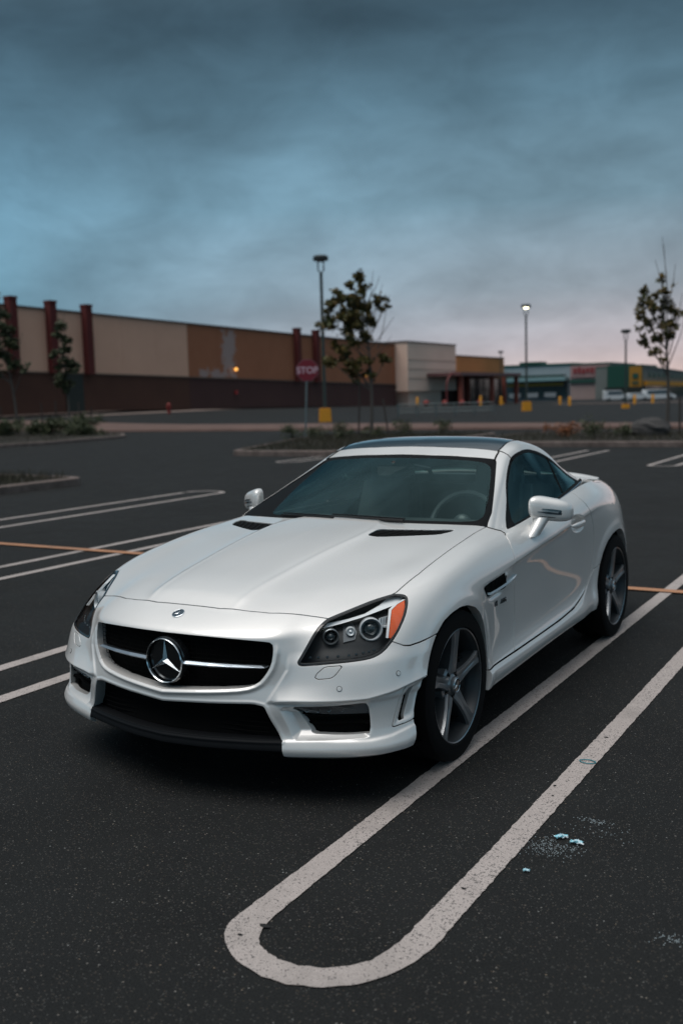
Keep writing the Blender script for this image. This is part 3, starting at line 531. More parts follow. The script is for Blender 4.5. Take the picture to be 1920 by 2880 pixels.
far_van(-51.6, 196, 4.6, 2.1, 'white van right of the green block, leftmost of the row'); far_van(-48.0, 199, 4.2, 1.5, 'low white car like van between the two tall vans'); far_van(-44.6, 202, 6.2, 2.1, 'long white van with a window band in the middle of the row'); far_van(-36.5, 206, 5, 1.6, 'white van at the right picture edge')
# distant low tree line behind everything
tl = leaves('tree_line', [((random.uniform(-260, 60), random.uniform(400, 440), random.uniform(-1, 3)), random.uniform(3, 6)) for _ in range(120)], .9, 1.1, leafg, None); tl['kind'] = 'stuff'; tl['label'] = 'distant dark tree line behind the far stores'; tl['category'] = 'trees'

# ---------------------------------------------------------------- car body surface (pure numpy)
# car frame: x to the car's left, y rearwards from the front axle, z up, metres
def catmull(V,F):
    """one Catmull-Clark step on quads"""
    n=len(V);nf=len(F)
    fc=V[F].mean(1)
    E=np.sort(np.stack([F,np.roll(F,-1,1)],2).reshape(-1,2),1)
    key=E[:,0].astype(np.int64)*n+E[:,1]
    uk,inv,cnt=np.unique(key,return_inverse=True,return_counts=True)
    e=np.stack([uk//n,uk%n],1)
    fi=np.repeat(np.arange(nf),4)
    se=np.zeros((len(uk),3));np.add.at(se,inv,fc[fi])
    mid=V[e].mean(1)
    bnd=cnt==1
    ep=np.where(bnd[:,None],mid,(mid*2+se)/4)
    # vertices
    val=np.bincount(F.ravel(),minlength=n)
    sf=np.zeros((n,3));np.add.at(sf,F.ravel(),fc[fi])
    sm=np.zeros((n,3));ec=np.zeros(n)
    for k in (0,1): np.add.at(sm,e[:,k],mid);np.add.at(ec,e[:,k],1)
    N=np.maximum(val,1)[:,None]
    vp=(sf/N+2*sm/np.maximum(ec,1)[:,None]+(N-3)*V)/N
    be=e[bnd];bm=np.zeros((n,3));bc=np.zeros(n)
    for k in (0,1): np.add.at(bm,be[:,k],V[be[:,1-k]]);np.add.at(bc,be[:,k],1)
    isb=bc>0
    vb=V*.75+bm/np.maximum(bc,1)[:,None]*.25
    corner=isb&(val==1)
    vp=np.where(isb[:,None],vb,vp);vp[corner]=V[corner]
    nv=np.vstack([vp,fc,ep])
    ei=inv.reshape(nf,4)
    a=F;b=n+nf+ei;c=n+np.arange(nf)[:,None].repeat(4,1);d=np.roll(b,1,1)
    return nv,np.stack([a,b,c,d],2).reshape(-1,4)
def subsurf(V,F,lv,fit=3):
    T=V.copy();P=V.copy();n=len(V)
    for _ in range(fit):
        a,f=P,F
        for _ in range(3): a,f=catmull(a,f)
        P=P+(T-a[:n])*.55
        P[T[:,0]==0,0]=0
    a,f=P,F
    for _ in range(lv): a,f=catmull(a,f)
    return a,f
def cage():
    V=[];idx={}
    def P(key,p):
        idx[key]=len(V);V.append(p)
    # front: columns c0..c6, rows k0..k7
    X=[[(0,-.815,.680),(.22,-.805,.677),(.42,-.742,.668),(.50,-.652,.684),(.60,-.540,.706),(.69,-.425,.727),(.775,-.31,.746)],
       [(0,-.848,.635),(.22,-.830,.632),(.430,-.758,.628),(.507,-.690,.632),(.61,-.615,.650),(.715,-.505,.670),(.808,-.375,.686)],
       [(0,-.852,.540),(.22,-.834,.540),(.437,-.766,.540),(.517,-.712,.548),(.62,-.672,.563),(.735,-.580,.585),(.838,-.430,.605)],
       [(0,-.860,.450),(.22,-.838,.458),(.440,-.768,.465),(.520,-.728,.470),(.63,-.690,.480),(.750,-.612,.500),(.852,-.465,.515)],
       [(0,-.862,.385),(.22,-.846,.385),(.440,-.790,.385),(.522,-.760,.385),(.64,-.712,.392),(.760,-.620,.400),(.863,-.475,.410)],
       [(0,-.865,.290),(.22,-.842,.290),(.450,-.772,.290),(.530,-.738,.290),(.648,-.690,.290),(.765,-.620,.290),(.868,-.475,.295)],
       [(0,-.878,.232),(.22,-.856,.232),(.460,-.785,.236),(.545,-.753,.236),(.665,-.703,.238),(.783,-.630,.240),(.885,-.480,.244)],
       [(0,-.872,.207),(.22,-.850,.207),(.456,-.780,.208),(.541,-.748,.208),(.661,-.698,.209),(.779,-.625,.211),(.880,-.476,.214)]]
    for k,r in enumerate(X):
        for c,p in enumerate(r): P(('f',c,k),p)
    # sides: stations s1..s12, rows k0..k7 as (x,z)
    S=[(-.16,[(.798,.785),(.850,.738),(.878,.665),(.889,.565),(.891,.45),(.888,.34),(.890,.27),(.868,.215)]),
       (.0,[(.805,.815),(.858,.765),(.884,.685),(.893,.58),(.893,.45),(.888,.34),(.888,.27),(.868,.215)]),
       (.2,[(.808,.842),(.860,.790),(.884,.708),(.888,.60),(.884,.46),(.880,.35),(.884,.272),(.866,.217)]),
       (.45,[(.806,.866),(.855,.812),(.884,.728),(.876,.62),(.862,.47),(.862,.36),(.882,.275),(.866,.222)]),
       (.75,[(.797,.884),(.850,.835),(.884,.752),(.872,.64),(.861,.48),(.861,.37),(.884,.285),(.868,.232)]),
       (1.1,[(.802,.912),(.852,.862),(.886,.782),(.873,.66),(.861,.49),(.861,.375),(.886,.295),(.870,.243)]),
       (1.5,[(.806,.948),(.856,.894),(.889,.817),(.875,.68),(.863,.50),(.863,.385),(.888,.305),(.872,.252)]),
       (1.85,[(.798,.985),(.858,.930),(.891,.848),(.879,.70),(.866,.52),(.867,.39),(.888,.31),(.876,.256)]),
       (2.15,[(.778,.998),(.848,.945),(.887,.858),(.888,.73),(.879,.54),(.878,.40),(.888,.315),(.880,.26)]),
       (2.43,[(.735,.986),(.812,.933),(.868,.845),(.890,.73),(.894,.55),(.890,.41),(.888,.32),(.876,.265)]),
       (2.70,[(.695,.968),(.775,.912),(.830,.825),(.856,.70),(.870,.55),(.870,.42),(.868,.33),(.855,.275)]),
       (2.95,[(.645,.944),(.715,.890),(.765,.800),(.792,.68),(.812,.55),(.814,.43),(.812,.34),(.798,.285)])]
    for s,(y,r) in enumerate(S):
        for k,(x,z) in enumerate(r): P(('s',s+1,k),(x,y,z))
    R=[[(0,3.235,.955),(.2,3.23,.954),(.38,3.215,.950),(.44,3.20,.945),(.51,3.17,.940),(.555,3.13,.936),(.59,3.09,.932)],
       [(0,3.265,.90),(.2,3.26,.90),(.39,3.24,.895),(.47,3.225,.893),(.53,3.20,.88),(.59,3.16,.870),(.640,3.11,.862)],
       [(0,3.27,.82),(.2,3.265,.82),(.41,3.245,.818),(.50,3.23,.815),(.57,3.205,.80),(.64,3.17,.792),(.70,3.11,.785)],
       [(0,3.275,.70),(.2,3.27,.70),(.42,3.255,.70),(.51,3.245,.70),(.60,3.22,.70),(.67,3.18,.69),(.742,3.11,.685)],
       [(0,3.30,.56),(.2,3.30,.56),(.43,3.28,.56),(.52,3.265,.56),(.62,3.24,.56),(.70,3.19,.555),(.765,3.12,.55)],
       [(0,3.30,.44),(.2,3.30,.44),(.43,3.28,.44),(.52,3.265,.44),(.62,3.24,.44),(.70,3.19,.44),(.768,3.12,.43)],
       [(0,3.28,.33),(.2,3.28,.33),(.43,3.26,.33),(.52,3.25,.33),(.61,3.22,.33),(.70,3.18,.33),(.78,3.11,.32)],
       [(0,3.24,.25),(.2,3.24,.25),(.42,3.22,.25),(.51,3.21,.25),(.60,3.19,.25),(.69,3.15,.25),(.765,3.09,.25)]]
    for k,r in enumerate(R):
        for c,p in enumerate(r): P(('r',c,k),p)
    # hood: columns c0..c5 at stations 1..5 (c6 = side crest)
    Hd=[[(0,-.62,.762),(.22,-.61,.760),(.42,-.555,.753),(.50,-.475,.755),(.60,-.375,.764),(.70,-.27,.778)],
        [(0,-.35,.818),(.22,-.34,.815),(.42,-.30,.805),(.51,-.26,.803),(.61,-.20,.806),(.71,-.115,.815)],
        [(0,-.05,.868),(.22,-.045,.865),(.42,-.01,.854),(.52,.02,.850),(.62,.06,.847),(.72,.12,.852)],
        [(0,.25,.908),(.22,.255,.904),(.43,.28,.896),(.53,.30,.892),(.63,.33,.888),(.725,.38,.884)],
        [(0,.53,.936),(.22,.54,.934),(.43,.58,.928),(.53,.605,.924),(.63,.64,.919),(.728,.69,.910)]]
    for s,r in enumerate(Hd):
        for c,p in enumerate(r): P(('h',c,s+1),p)
    # rear deck columns c0..c5 at stations 10..12
    Dk=[[(0,2.42,.985),(.2,2.42,.986),(.38,2.42,.988),(.47,2.42,.990),(.56,2.42,.990),(.65,2.42,.990)],
        [(0,2.70,.975),(.2,2.70,.975),(.38,2.70,.974),(.46,2.70,.973),(.54,2.70,.972),(.62,2.70,.970)],
        [(0,2.98,.962),(.2,2.98,.961),(.38,2.97,.958),(.45,2.96,.956),(.52,2.95,.952),(.585,2.95,.948)]]
    for s,r in enumerate(Dk):
        for c,p in enumerate(r): P(('d',c,s+10),p)
    F=[]
    def q(a,b,c,d): F.append([idx[a],idx[b],idx[c],idx[d]])
    for k in range(7):
        for c in range(6):
            q(('f',c,k),('f',c+1,k),('f',c+1,k+1),('f',c,k+1)) if 0 else q(('f',c,k),('f',c,k+1),('f',c+1,k+1),('f',c+1,k))
            q(('r',c,k),('r',c+1,k),('r',c+1,k+1),('r',c,k+1))
        col=[('f',6,k)]+[('s',s,k) for s in range(1,13)]+[('r',6,k)]
        col2=[('f',6,k+1)]+[('s',s,k+1) for s in range(1,13)]+[('r',6,k+1)]
        for a in range(13): q(col[a],col2[a],col2[a+1],col[a+1])
    def top(c,s):
        if c==6: return ('f',6,0) if s==0 else ('s',s,0)
        if s==0: return ('f',c,0)
        return ('h',c,s)
    for s in range(5):
        for c in range(6): q(top(c,s),top(c+1,s),top(c+1,s+1),top(c,s+1))
    def dk(c,s):
        if s==13: return ('r',c,0)
        if c==6: return ('s',s,0)
        return ('d',c,s)
    for s in range(10,13):
        for c in range(6): q(dk(c,s),dk(c+1,s),dk(c+1,s+1),dk(c,s+1))
    return np.array(V,float),np.array(F)
def crom(P,m,ax=0):
    """Catmull-Rom refine an array along an axis by m"""
    P=np.moveaxis(P,ax,0);n=len(P)
    Q=np.concatenate([[2*P[0]-P[1]],P,[2*P[-1]-P[-2]]])
    out=[]
    for i in range(n-1):
        a,b,c,d=Q[i],Q[i+1],Q[i+2],Q[i+3]
        for t in np.arange(m)/m:
            out.append(.5*((2*b)+(-a+c)*t+(2*a-5*b+4*c-d)*t*t+(-a+3*b-3*c+d)*t**3))
    out.append(P[-1]);return np.moveaxis(np.array(out),0,ax)
def greenhouse():
    # stations x sections: 0 centre .. 4 roof edge, 5 cantrail outer, 6..7 glass, 8 belt
    G=[[(0,.50,.932),(.2,.512,.930),(.4,.555,.926),(.58,.620,.922),(.715,.700,.918),(.752,.745,.900),(.768,.775,.890),(.780,.800,.878),(.790,.820,.868)],
       [(0,.765,1.045),(.19,.775,1.043),(.37,.81,1.038),(.53,.862,1.030),(.655,.925,1.018),(.690,.965,.998),(.718,.985,.970),(.750,1.0,.935),(.790,1.01,.895)],
       [(0,1.04,1.152),(.18,1.048,1.150),(.34,1.077,1.144),(.485,1.12,1.134),(.598,1.165,1.118),(.632,1.195,1.096),(.668,1.205,1.056),(.720,1.21,.99),(.792,1.22,.912)],
       [(0,1.30,1.238),(.17,1.305,1.236),(.32,1.320,1.231),(.45,1.345,1.222),(.548,1.372,1.208),(.585,1.395,1.184),(.628,1.40,1.128),(.698,1.405,1.035),(.792,1.41,.930)],
       [(0,1.50,1.290),(.17,1.503,1.288),(.32,1.51,1.283),(.45,1.525,1.272),(.540,1.54,1.254),(.582,1.555,1.222),(.628,1.56,1.155),(.698,1.56,1.055),(.790,1.56,.946)],
       [(0,1.72,1.304),(.17,1.72,1.302),(.32,1.72,1.296),(.44,1.725,1.284),(.530,1.73,1.262),(.576,1.735,1.225),(.625,1.73,1.160),(.694,1.72,1.07),(.784,1.71,.962)],
       [(0,1.96,1.272),(.17,1.96,1.270),(.32,1.95,1.262),(.44,1.94,1.248),(.540,1.935,1.228),(.598,1.93,1.196),(.650,1.90,1.142),(.705,1.87,1.07),(.774,1.85,.985)],
       [(0,2.22,1.165),(.17,2.22,1.162),(.32,2.20,1.158),(.45,2.17,1.146),(.572,2.13,1.126),(.630,2.10,1.102),(.680,2.06,1.070),(.722,2.03,1.034),(.758,2.02,.998)],
       [(0,2.50,.992),(.17,2.50,.992),(.33,2.49,.993),(.48,2.46,.994),(.605,2.41,.996),(.662,2.35,1.0),(.700,2.27,1.004),(.728,2.21,1.004),(.745,2.18,1.0)]]
    G=np.array(G,float)
    ext=2*G[0]-G[1];ext[:]=G[0]+[0,-.045,-.02];ext[4:]=G[0,4:]+[0,-.02,-.05]
    G=np.concatenate([ext[None],G]);low=G[:,-1]+[-.012,0,-.06]
    G=np.concatenate([G,low[:,None]],1)
    return crom(crom(G,24,0),14,1)
def grid_faces(n,m,off=0):
    i,j=np.meshgrid(np.arange(n-1),np.arange(m-1),indexing='ij')
    a=(i*m+j).ravel()+off
    return np.stack([a,a+1,a+m+1,a+m],1)
def vnormals(V,F):
    d1=V[F[:,2]]-V[F[:,0]];d2=V[F[:,3]]-V[F[:,1]] if F.shape[1]==4 else V[F[:,1]]-V[F[:,0]]
    fn=np.cross(d1,d2)
    N=np.zeros_like(V)
    for k in range(F.shape[1]): np.add.at(N,F[:,k],fn)
    return N/np.maximum(np.linalg.norm(N,axis=1,keepdims=True),1e-12)

# measured outlines of lamp details, car coordinates
TR = {'headlight': [(0.529, -0.707, 0.556), (0.534, -0.707, 0.546), (0.544, -0.704, 0.543), (0.612, -0.678, 0.549), (0.689, -0.633, 0.555), (0.743, -0.59, 0.56), (0.77, -0.561, 0.565), (0.789, -0.531, 0.576), (0.801, -0.501, 0.592), (0.809, -0.468, 0.613), (0.814, -0.428, 0.64), (0.813, -0.383, 0.672), (0.809, -0.345, 0.7), (0.798, -0.306, 0.731), (0.785, -0.284, 0.749), (0.774, -0.28, 0.756), (0.756, -0.288, 0.76), (0.737, -0.3, 0.761), (0.727, -0.312, 0.76), (0.682, -0.379, 0.747), (0.637, -0.463, 0.727), (0.582, -0.561, 0.701), (0.576, -0.581, 0.692), (0.569, -0.613, 0.676), (0.562, -0.644, 0.65), (0.551, -0.676, 0.609), (0.537, -0.697, 0.574)], 'amber': [(0.783, -0.303, 0.742), (0.771, -0.346, 0.73), (0.766, -0.383, 0.714), (0.786, -0.437, 0.665), (0.797, -0.471, 0.627), (0.803, -0.466, 0.623), (0.809, -0.425, 0.648), (0.808, -0.379, 0.681), (0.797, -0.331, 0.719)], 'amber_edge': [(0.783, -0.301, 0.743), (0.769, -0.343, 0.732), (0.763, -0.383, 0.715), (0.783, -0.439, 0.665), (0.795, -0.474, 0.626)], 'drl': [(0.585, -0.606, 0.673), (0.59, -0.581, 0.687), (0.597, -0.555, 0.698), (0.599, -0.571, 0.689), (0.649, -0.519, 0.697), (0.691, -0.463, 0.709), (0.718, -0.391, 0.732), (0.725, -0.324, 0.756), (0.775, -0.292, 0.751), (0.762, -0.357, 0.729), (0.725, -0.425, 0.714), (0.686, -0.487, 0.699), (0.633, -0.555, 0.684)], 'proj_big': [(0.735, -0.499, 0.661), (0.695, -0.531, 0.664), (0.768, -0.469, 0.657), (0.716, -0.463, 0.696), (0.75, -0.529, 0.622)], 'proj_small': [(0.62, -0.611, 0.645), (0.596, -0.626, 0.646), (0.643, -0.596, 0.644), (0.609, -0.592, 0.67), (0.63, -0.63, 0.615)], 'refl': [(0.676, -0.555, 0.657), (0.644, -0.556, 0.677), (0.669, -0.525, 0.684), (0.696, -0.543, 0.654), (0.7, -0.566, 0.63), (0.667, -0.598, 0.623)], 'ledrow': [(0.554, -0.689, 0.577), (0.62, -0.66, 0.579), (0.698, -0.61, 0.582), (0.745, -0.567, 0.588), (0.775, -0.53, 0.596), (0.776, -0.533, 0.591), (0.748, -0.572, 0.58), (0.7, -0.613, 0.576), (0.621, -0.662, 0.573), (0.558, -0.69, 0.57)]}

# ================================================================ the white car
def sdf2(P, poly, far=.3):
    """signed distance (inside positive) of 2D points to a closed polygon"""
    poly = np.asarray(poly, float); lo = poly.min(0)-far; hi = poly.max(0)+far
    out = np.full(len(P), -far); m = ((P > lo) & (P < hi)).all(1); Q = P[m]
    if not len(Q): return out
    d = np.full(len(Q), 1e9); ins = np.zeros(len(Q), bool); n = len(poly)
    for i in range(n):
        a, b = poly[i], poly[(i+1) % n]; e = b-a; w = Q-a
        t = np.clip((w@e)/max(e@e, 1e-12), 0, 1); d = np.minimum(d, ((w-t[:, None]*e)**2).sum(1))
        c = ((a[1] > Q[:, 1]) != (b[1] > Q[:, 1]))
        with np.errstate(divide='ignore', invalid='ignore'):
            xi = (b[0]-a[0])*(Q[:, 1]-a[1])/(b[1]-a[1])+a[0]
        ins ^= c & (Q[:, 0] < xi)
    d = np.sqrt(d); out[m] = np.maximum(np.where(ins, d, -d), -far); return out
def chaikin(poly, it=2, w=.25):
    p = np.asarray(poly, float)
    for _ in range(it):
        q = np.roll(p, -1, 0); p = np.stack([p*(1-w)+q*w, p*w+q*(1-w)], 1).reshape(-1, p.shape[1])
    return p
def clip(V, T, Nn, f):
    """keep the part of a triangle mesh where f > 0, cut exactly on f = 0"""
    f = np.where(np.abs(f) < 1e-7, 1e-7, f); s = f > 0; c = s[T].sum(1)
    keep = [T[c == 3]]; n0 = len(V); newV = []; newN = []
    one = T[c == 1]; two = T[c == 2]
    r1 = np.argmax(s[one], 1) if len(one) else np.zeros(0, int); r2 = np.argmin(s[two], 1) if len(two) else np.zeros(0, int)
    rot = lambda A, r: np.stack([A[np.arange(len(A)), (r+k) % 3] for k in range(3)], 1)
    one = rot(one, r1); two = rot(two, r2)
    ed = np.concatenate([one[:, [0, 1]], one[:, [0, 2]], two[:, [0, 1]], two[:, [0, 2]]])
    if len(ed):
        es = np.sort(ed, 1); key = es[:, 0].astype(np.int64)*n0+es[:, 1]; uk, inv = np.unique(key, return_inverse=True)
        a, b = uk//n0, uk % n0; t = (f[a]/(f[a]-f[b]))[:, None]
        V = np.vstack([V, V[a]*(1-t)+V[b]*t]); nn = Nn[a]*(1-t)+Nn[b]*t; Nn = np.vstack([Nn, nn/np.maximum(np.linalg.norm(nn, axis=1, keepdims=True), 1e-9)])
        inv = inv+n0; k1, k2 = len(one), len(two); A, B, C, D = inv[:k1], inv[k1:2*k1], inv[2*k1:2*k1+k2], inv[2*k1+k2:]
        keep += [np.stack([one[:, 0], A, B], 1), np.stack([C, two[:, 1], two[:, 2]], 1), np.stack([C, two[:, 2], D], 1)]
    T = np.concatenate(keep); u, inv = np.unique(T, return_inverse=True)
    return V[u], inv.reshape(-1, 3), Nn[u]
def boundary(T):
    e = np.concatenate([T[:, [0, 1]], T[:, [1, 2]], T[:, [2, 0]]]); k = np.sort(e, 1); key = k[:, 0].astype(np.int64)*(T.max()+1)+k[:, 1]
    _, inv, cnt = np.unique(key, return_inverse=True, return_counts=True); return e[cnt[inv] == 1]
def flange(V, T, Nn, depth=.012, dirf=None, skip=None):
    """fold the open edges of a panel inwards so it has a visible thickness"""
    if not len(T): return V, T, Nn
    E_ = boundary(T)
    if skip is not None: E_ = E_[~(skip(V[E_[:, 0]]) & skip(V[E_[:, 1]]))]
    if not len(E_): return V, T, Nn
    u, inv = np.unique(E_, return_inverse=True); inv = inv.reshape(-1, 2)
    P = V[u]; D = -Nn[u]*depth if dirf is None else dirf(P, Nn[u], depth); t = np.zeros_like(P)
    ev = P[inv[:, 1]]-P[inv[:, 0]]; np.add.at(t, inv[:, 0], ev); np.add.at(t, inv[:, 1], ev)
    o = np.cross(t, D); o = -o/np.maximum(np.linalg.norm(o, axis=1, keepdims=True), 1e-9)
    n0 = len(V); k = len(u); r = .0016; nb = Nn[u]; dn = D/np.maximum(np.linalg.norm(D, axis=1, keepdims=True), 1e-9)
    mid = P+dn*r+o*0; nm = nb+o; nm /= np.maximum(np.linalg.norm(nm, axis=1, keepdims=True), 1e-9)
    V2 = np.vstack([V, P+dn*r*.3+o*r*.35, P+dn*r+o*r*.5, P+D]); N2 = np.vstack([Nn, nm, o, o])
    a, b = inv[:, 0], inv[:, 1]; S = [E_, np.stack([a, b], 1)+n0, np.stack([a, b], 1)+n0+k, np.stack([a, b], 1)+n0+2*k]; TT = [T]
    for A, B in zip(S, S[1:]): TT += [np.stack([A[:, 1], A[:, 0], B[:, 0]], 1), np.stack([A[:, 1], B[:, 0], B[:, 1]], 1)]
    return V2, np.concatenate(TT), N2
MIR = np.array([-1., 1, 1])
def both(m):
    """a half panel and its mirror image welded on the centre line"""
    V, T, Nn = m; c = np.abs(V[:, 0]) < 1e-5; Nn = Nn.copy(); Nn[c, 0] = 0; Nn /= np.linalg.norm(Nn, axis=1, keepdims=True); idx = np.arange(len(V))+len(V); idx[c] = np.where(c)[0]
    V2 = np.vstack([V, V*MIR]); T2 = idx[T][:, ::-1]; V2[:len(V)][c, 0] = 0
    TT = np.concatenate([T, T2]); u, inv = np.unique(TT, return_inverse=True)
    return V2[u], inv.reshape(-1, 3), np.vstack([Nn, Nn*MIR])[u]
def mirror(m): return m[0]*MIR, m[1][:, ::-1], m[2]*MIR
def sig(x): return 1/(1+np.exp(-np.clip(x, -40, 40)))
def sstep(x): x = np.clip(x, 0, 1); return x*x*(3-2*x)

# --- outlines, in car coordinates
GRILLE = chaikin([(-.2, .654), (.16, .655), (.30, .650), (.41, .641), (.446, .634), (.451, .60), (.446, .55), (.425, .51), (.398, .478), (.35, .460), (.26, .451), (.14, .442), (.012, .432), (-.012, .432), (-.14, .442), (-.2, .446)], 1)
INTAKE = chaikin([(-.2, .396), (-.01, .386), (.01, .386), (.14, .394), (.26, .399), (.385, .404), (.428, .395), (.452, .335), (.480, .274), (.487, .258), (-.2, .258)], 1, .12)
FOGB = chaikin([(.519, .396), (.640, .400), (.765, .404), (.774, .385), (.780, .31), (.777, .284), (.70, .282), (.579, .284), (.556, .325)], 1, .12)
FOGF = chaikin([(.478, .394), (.640, .401), (.770, .408), (.780, .385), (.786, .30), (.780, .272), (.65, .268), (.525, .264)], 1, .1)
CHEEK = [(.463, .414), (.480, .452), (.507, .506), (.540, .528), (.66, .545), (1.1, .60), (1.1, .46), (.878, .457), (.834, .438), (.771, .423), (.626, .419)]
HOOD = [(-.3, -.676), (0, -.697), (.16, -.695), (.29, -.673), (.37, -.653), (.45, -.616), (.50, -.590), (.54, -.574), (.582, -.560), (.637, -.463), (.682, -.379), (.727, -.313), (.737, -.285), (.748, -.10), (.743, .125), (.735, .395), (.727, .55), (.722, 1.2), (-.3, 1.2)]
VENT = chaikin([(.303, .262), (.303, .39), (.325, .415), (.53, .49), (.625, .548), (.632, .50), (.60, .42), (.50, .35), (.36, .268)], 1, .15)
DOORF = np.array([(.25, .735), (.313, .672), (.469, .728), (.597, .712), (.676, .689), (.738, .666), (.780, .669), (.821, .680), (.856, .700), (.873, .717), (1.2, 1.0)])   # z, y
DOOR = chaikin([(.671, .3135), (.676, .3132), (.70, .3136), (1.0, .320), (1.323, .328), (1.579, .344), (1.703, .366), (1.801, .394), (1.873, .423), (1.937, .465), (1.963, .521), (1.984, .589), (1.979, .668), (1.945, .765), (1.888, .838), (1.838, .889), (1.79, .95), (1.77, 1.10), (.95, 1.10), (.76, .93), (.717, .873), (.700, .856), (.680, .821), (.669, .780), (.666, .738), (.689, .676), (.712, .597), (.728, .469), (.697, .38), (.675, .320)], 1, .2)
ARCHF = chaikin([(-.52, .05), (-.448, .25), (-.432, .309), (-.397, .386), (-.359, .453), (-.30, .533), (-.231, .598), (-.165, .637), (-.09, .657), (0, .665), (.07, .658), (.155, .632), (.215, .590), (.265, .53), (.305, .46), (.328, .39), (.333, .34), (.322, .27), (.30, .18), (.28, .05)], 1, .15)
ARCHR = chaikin([(1.97, .05), (2.01, .30), (2.035, .40), (2.085, .51), (2.14, .585), (2.21, .638), (2.30, .672), (2.40, .685), (2.48, .684), (2.57, .664), (2.65, .615), (2.715, .545), (2.76, .46), (2.78, .36), (2.79, .05)], 1, .15)
CVENT = chaikin([(-.34, .462), (-.455, .443), (-.481, .426), (-.507, .366), (-.536, .302), (-.529, .297), (-.42, .306)], 1, .12)
CSLOT = [(-.412, .437), (-.449, .429), (-.502, .313), (-.473, .317)]
FVENT = chaikin([(.288, .697), (.40, .706), (.548, .718), (.566, .712), (.588, .655), (.582, .637), (.48, .634), (.385, .630), (.345, .640), (.305, .672)], 1, .15)
FLAP = chaikin([(.692, .548), (.633, .545), (.608, .521), (.601, .505), (.614, .499), (.657, .503), (.671, .513)], 1, .15)
SPLITX = lambda z: .487+(.262-z)*.12
HLN = np.array([.62, -.62, .48]); HLN /= np.linalg.norm(HLN); HLU = np.cross([0, 0, 1], HLN); HLU /= np.linalg.norm(HLU); HLV = np.cross(HLN, HLU)
def hl2(P): P = np.asarray(P, float); return np.stack([P@HLU, P@HLV], 1)
HL3 = np.array(TR['headlight']); HL = chaikin(hl2(HL3), 1, .2)

